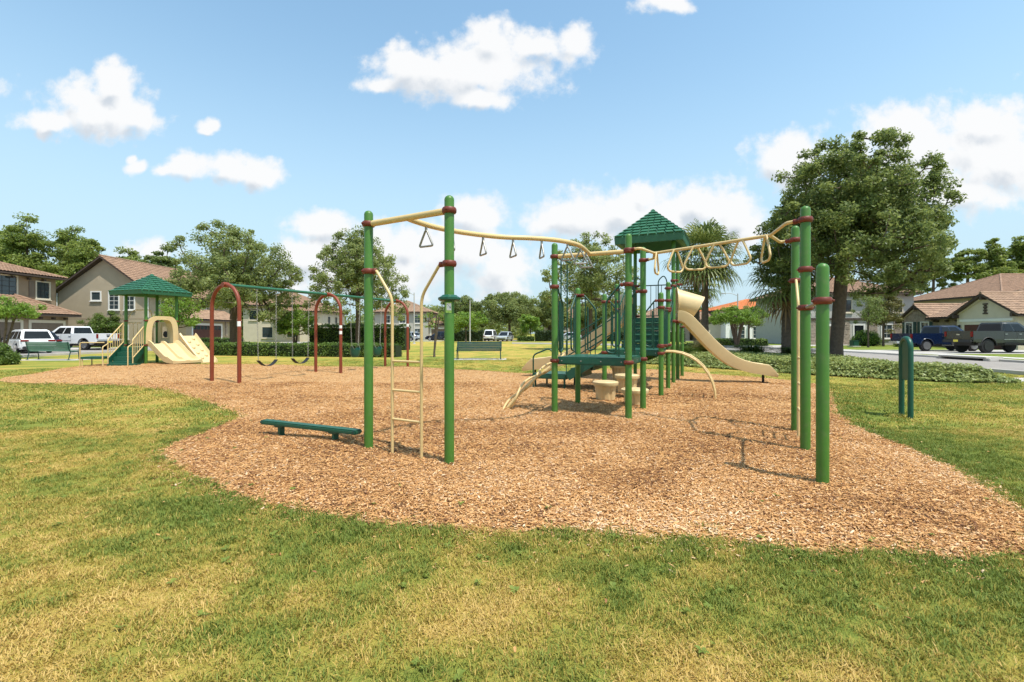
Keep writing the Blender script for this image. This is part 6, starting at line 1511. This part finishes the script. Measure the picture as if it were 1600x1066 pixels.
# back beige panel with a window hole, and a bubble climber on the right
pb = (TP['r'] + TP['b']) / 2; pw = .60
mb = MB()
for s_, w_ in ((-.46, .28), (.46, .28)): mb.box(pb + fu * s_ + Z * (zd + .5), (w_, .05, 1.0), rot=Matrix((fu, fv, Z)).transposed())
mb.box(pb + Z * (zd + .9), (.66, .048, .22), rot=Matrix((fu, fv, Z)).transposed()); mb.box(pb + Z * (zd + .12), (.66, .048, .26), rot=Matrix((fu, fv, Z)).transposed()); mb.build('back_panel', M['beige'], T, bevel=.02)
MB().lathe([(.15, -.02), (.15, .02), (.02, .03)], pb - fv * .05 + Z * (zd + .42), 16, fv.to_track_quat('Z', 'Y').to_matrix()).build('play_wheel', M['black'], T)
rc_ = TP['r'] + fv * .42 + fu * .18; rows = []
for i in range(13):
    f = i / 12; q = rc_ + fu * (1.42 * f) + Z * (1.22 * (1 - f) ** 1.15 + .05); 
    if f > .8: q += fu * .0
    rows.append([q + fv * a + Z * b for a, b in ((-.42, .10), (-.36, .14), (-.30, .0), (.30, 0), (.36, .14), (.42, .10), (.40, -.12), (-.40, -.12))])
o = MB().grid(rows, True); o.f += [tuple(range(8)), tuple(range(len(o.v) - 1, len(o.v) - 9, -1))]; cw = o.build('rock_climber', M['beige'], T, smooth=40)
rg = random.Random(4)
for i in range(8):
    f = .12 + i * .1; q = rc_ + fu * (1.42 * f) + fv * (-.16 if i % 2 else .14) + Z * (1.22 * (1 - f) ** 1.15 + .07); MB().lathe([(.085, -.03), (.075, .02), (.045, .05), (.01, .06)], q, 10, Matrix.Rotation(R(38), 3, fv)).build('climbing_hold', M['beige'], cw, smooth=60)
# stairs with barred rails
st0 = (TP['l'] + TP['f']) / 2; sdn = Vector((.20, -.98, 0)).normalized(); sac = Vector((.98, .20, 0)); ns = 4; run_ = 1.10
for i in range(ns):
    z_ = zd * (ns - i) / (ns + .6) - .02; c = st0 + sdn * (run_ * (i + .5) / ns + .05)
    MB().box(c + Z * z_ / 2, (.84, run_ / ns * (1.0), z_), rot=Matrix((sac, -sdn, Z)).transposed()).build('step', M['dkgreen'], T, bevel=.015)
MB().box(st0 + sdn * (run_ + .20) + Z * .06 + sac * .22, (1.1, .36, .10), rot=Matrix((sac, -sdn, Z)).transposed()).build('bottom_step', M['dkgreen'], T, bevel=.02)
for s_ in (-1, 1):
    a = st0 + sac * s_ * .46 + sdn * .06; b = a + sdn * (run_ * .98); rail = thing_part('stair_rail', T)
    q = [a + Z * .98, a + Z * .70, b + Z * .02, b + Z * .30]; w_ = sac * .02
    MB().add([p - w_ for p in q] + [p + w_ for p in q], [(0, 1, 2, 3), (7, 6, 5, 4), (0, 4, 5, 1), (1, 5, 6, 2), (2, 6, 7, 3), (3, 7, 4, 0)]).build('stringer', M['dkgreen'], T)
    MB().tube(bend_path([a + Z * .98, a + Z * 1.86, b + Z * 1.12, b - Z * .1], .08, 5), .024, 10).build('top_rail', M['beigepipe'], rail, smooth=60); MB().tube([a + Z * 1.0, b + Z * .34], .020, 10).build('bottom_rail', M['beigepipe'], rail, smooth=60)
    for i in range(6): f = (i + .6) / 6.6; p = a.lerp(b, f); MB().tube([p + Z * (1.0 - .66 * f), p + Z * (1.84 - .72 * f)], .013, 6).build('baluster', M['beigepipe'], rail)
    MB().tube(bend_path([b + Z * .95, b + sdn * .35 + Z * .82, b + sdn * .35 - Z * .1], .07, 5), .022, 8).build('lower_rail', M['beigepipe'], rail, smooth=60)
# transfer platform to the left of the stairs
q = st0 + sdn * .95 - sac * .95; MB().box(q + Z * .36, (.86, .70, .10), rot=Matrix((sac, -sdn, Z)).transposed()).build('transfer_platform', M['dkgreen'], T, bevel=.02)
for a_ in (-1, 1):
    for b_ in (-1, 1): MB().tube([q + sac * a_ * .38 + sdn * b_ * .30 - Z * .1, q + sac * a_ * .38 + sdn * b_ * .30 + Z * .32], .022, 8).build('platform_leg', M['beigepipe'], T)
MB().tube(bend_path([q - sac * .46 + sdn * .3 - Z * .1, q - sac * .46 + sdn * .3 + Z * 1.0, q + sac * .42 + sdn * .3 + Z * 1.0], .08, 5), .022, 8).build('transfer_handrail', M['beigepipe'], T, smooth=60)
q = TP['l'] * .5 + TP['b'] * .5; MB().tube(bend_path([TP['l'] + Z * 1.9, TP['l'].lerp(TP['b'], .2) + Z * 2.45, TP['l'].lerp(TP['b'], .8) + Z * 2.5, TP['l'].lerp(TP['b'], .85) + Z * zd], .16, 6), .02, 8).build('entry_hoop', M['beigepipe'], T, smooth=60)
for i in range(7): p = TP['l'].lerp(TP['b'], (i + .7) / 7.6); MB().tube([p + Z * (zd + .05), p + Z * (zd + .95)], .012, 6).build('baluster', M['beigepipe'], T)
MB().tube([TP['l'] + Z * (zd + .95), TP['b'] + Z * (zd + .95)], .02, 8).build('rail', M['beigepipe'], T)

# --- benches
def bench(label, x, y, rz, m, L=2.4, back_to_us=False):
    t = thing('park_bench', label, 'bench', (0, 0, 0), 'slatted park benches')
    for i in range(5): MB().box((0, -.22 + i * .092, .44 + .006 * abs(i - 2)), (L, .08, .035)).build('seat_slat', M[m], t, bevel=.008)
    for i in range(5): MB().box((0, .245 + .022 * i, .52 + i * .088), (L, .03, .08), rot=Matrix.Rotation(R(-14), 3, 'X')).build('back_slat', M[m], t, bevel=.008)
    for s in (-1, 1):
        xx = s * (L / 2 - .06)
        MB().tube(bend_path([(xx, -.26, 0), (xx, -.22, .42), (xx, .20, .40), (xx, .26, .5), (xx, .36, .93)], .06, 4), .022, 8).build('end_frame', M['bench_dark'], t, smooth=60)
        MB().tube(bend_path([(xx, .30, 0), (xx, .20, .41)], .05, 4), .022, 8).build('leg', M['bench_dark'], t, smooth=60)
        MB().tube(bend_path([(xx, -.24, .42), (xx, -.27, .64), (xx, .10, .66), (xx, .29, .62)], .07, 4), .018, 8).build('arm_rest', M['bench_dark'], t, smooth=60)
        for yy in (-.26, .30): MB().box((xx, yy, .01), (.09, .09, .02)).build('foot_plate', M['bench_dark'], t)
    t.location = (x, y, .02); t.rotation_euler = (0, 0, rz); return t
bench('dark green slatted bench standing alone on the middle lawn', -1.75, 25.1, R(0), 'bench_dark')
bench('pale teal slatted bench at left in front of the parked cars', -23.8, 24.6, R(180 - 4), 'bench')
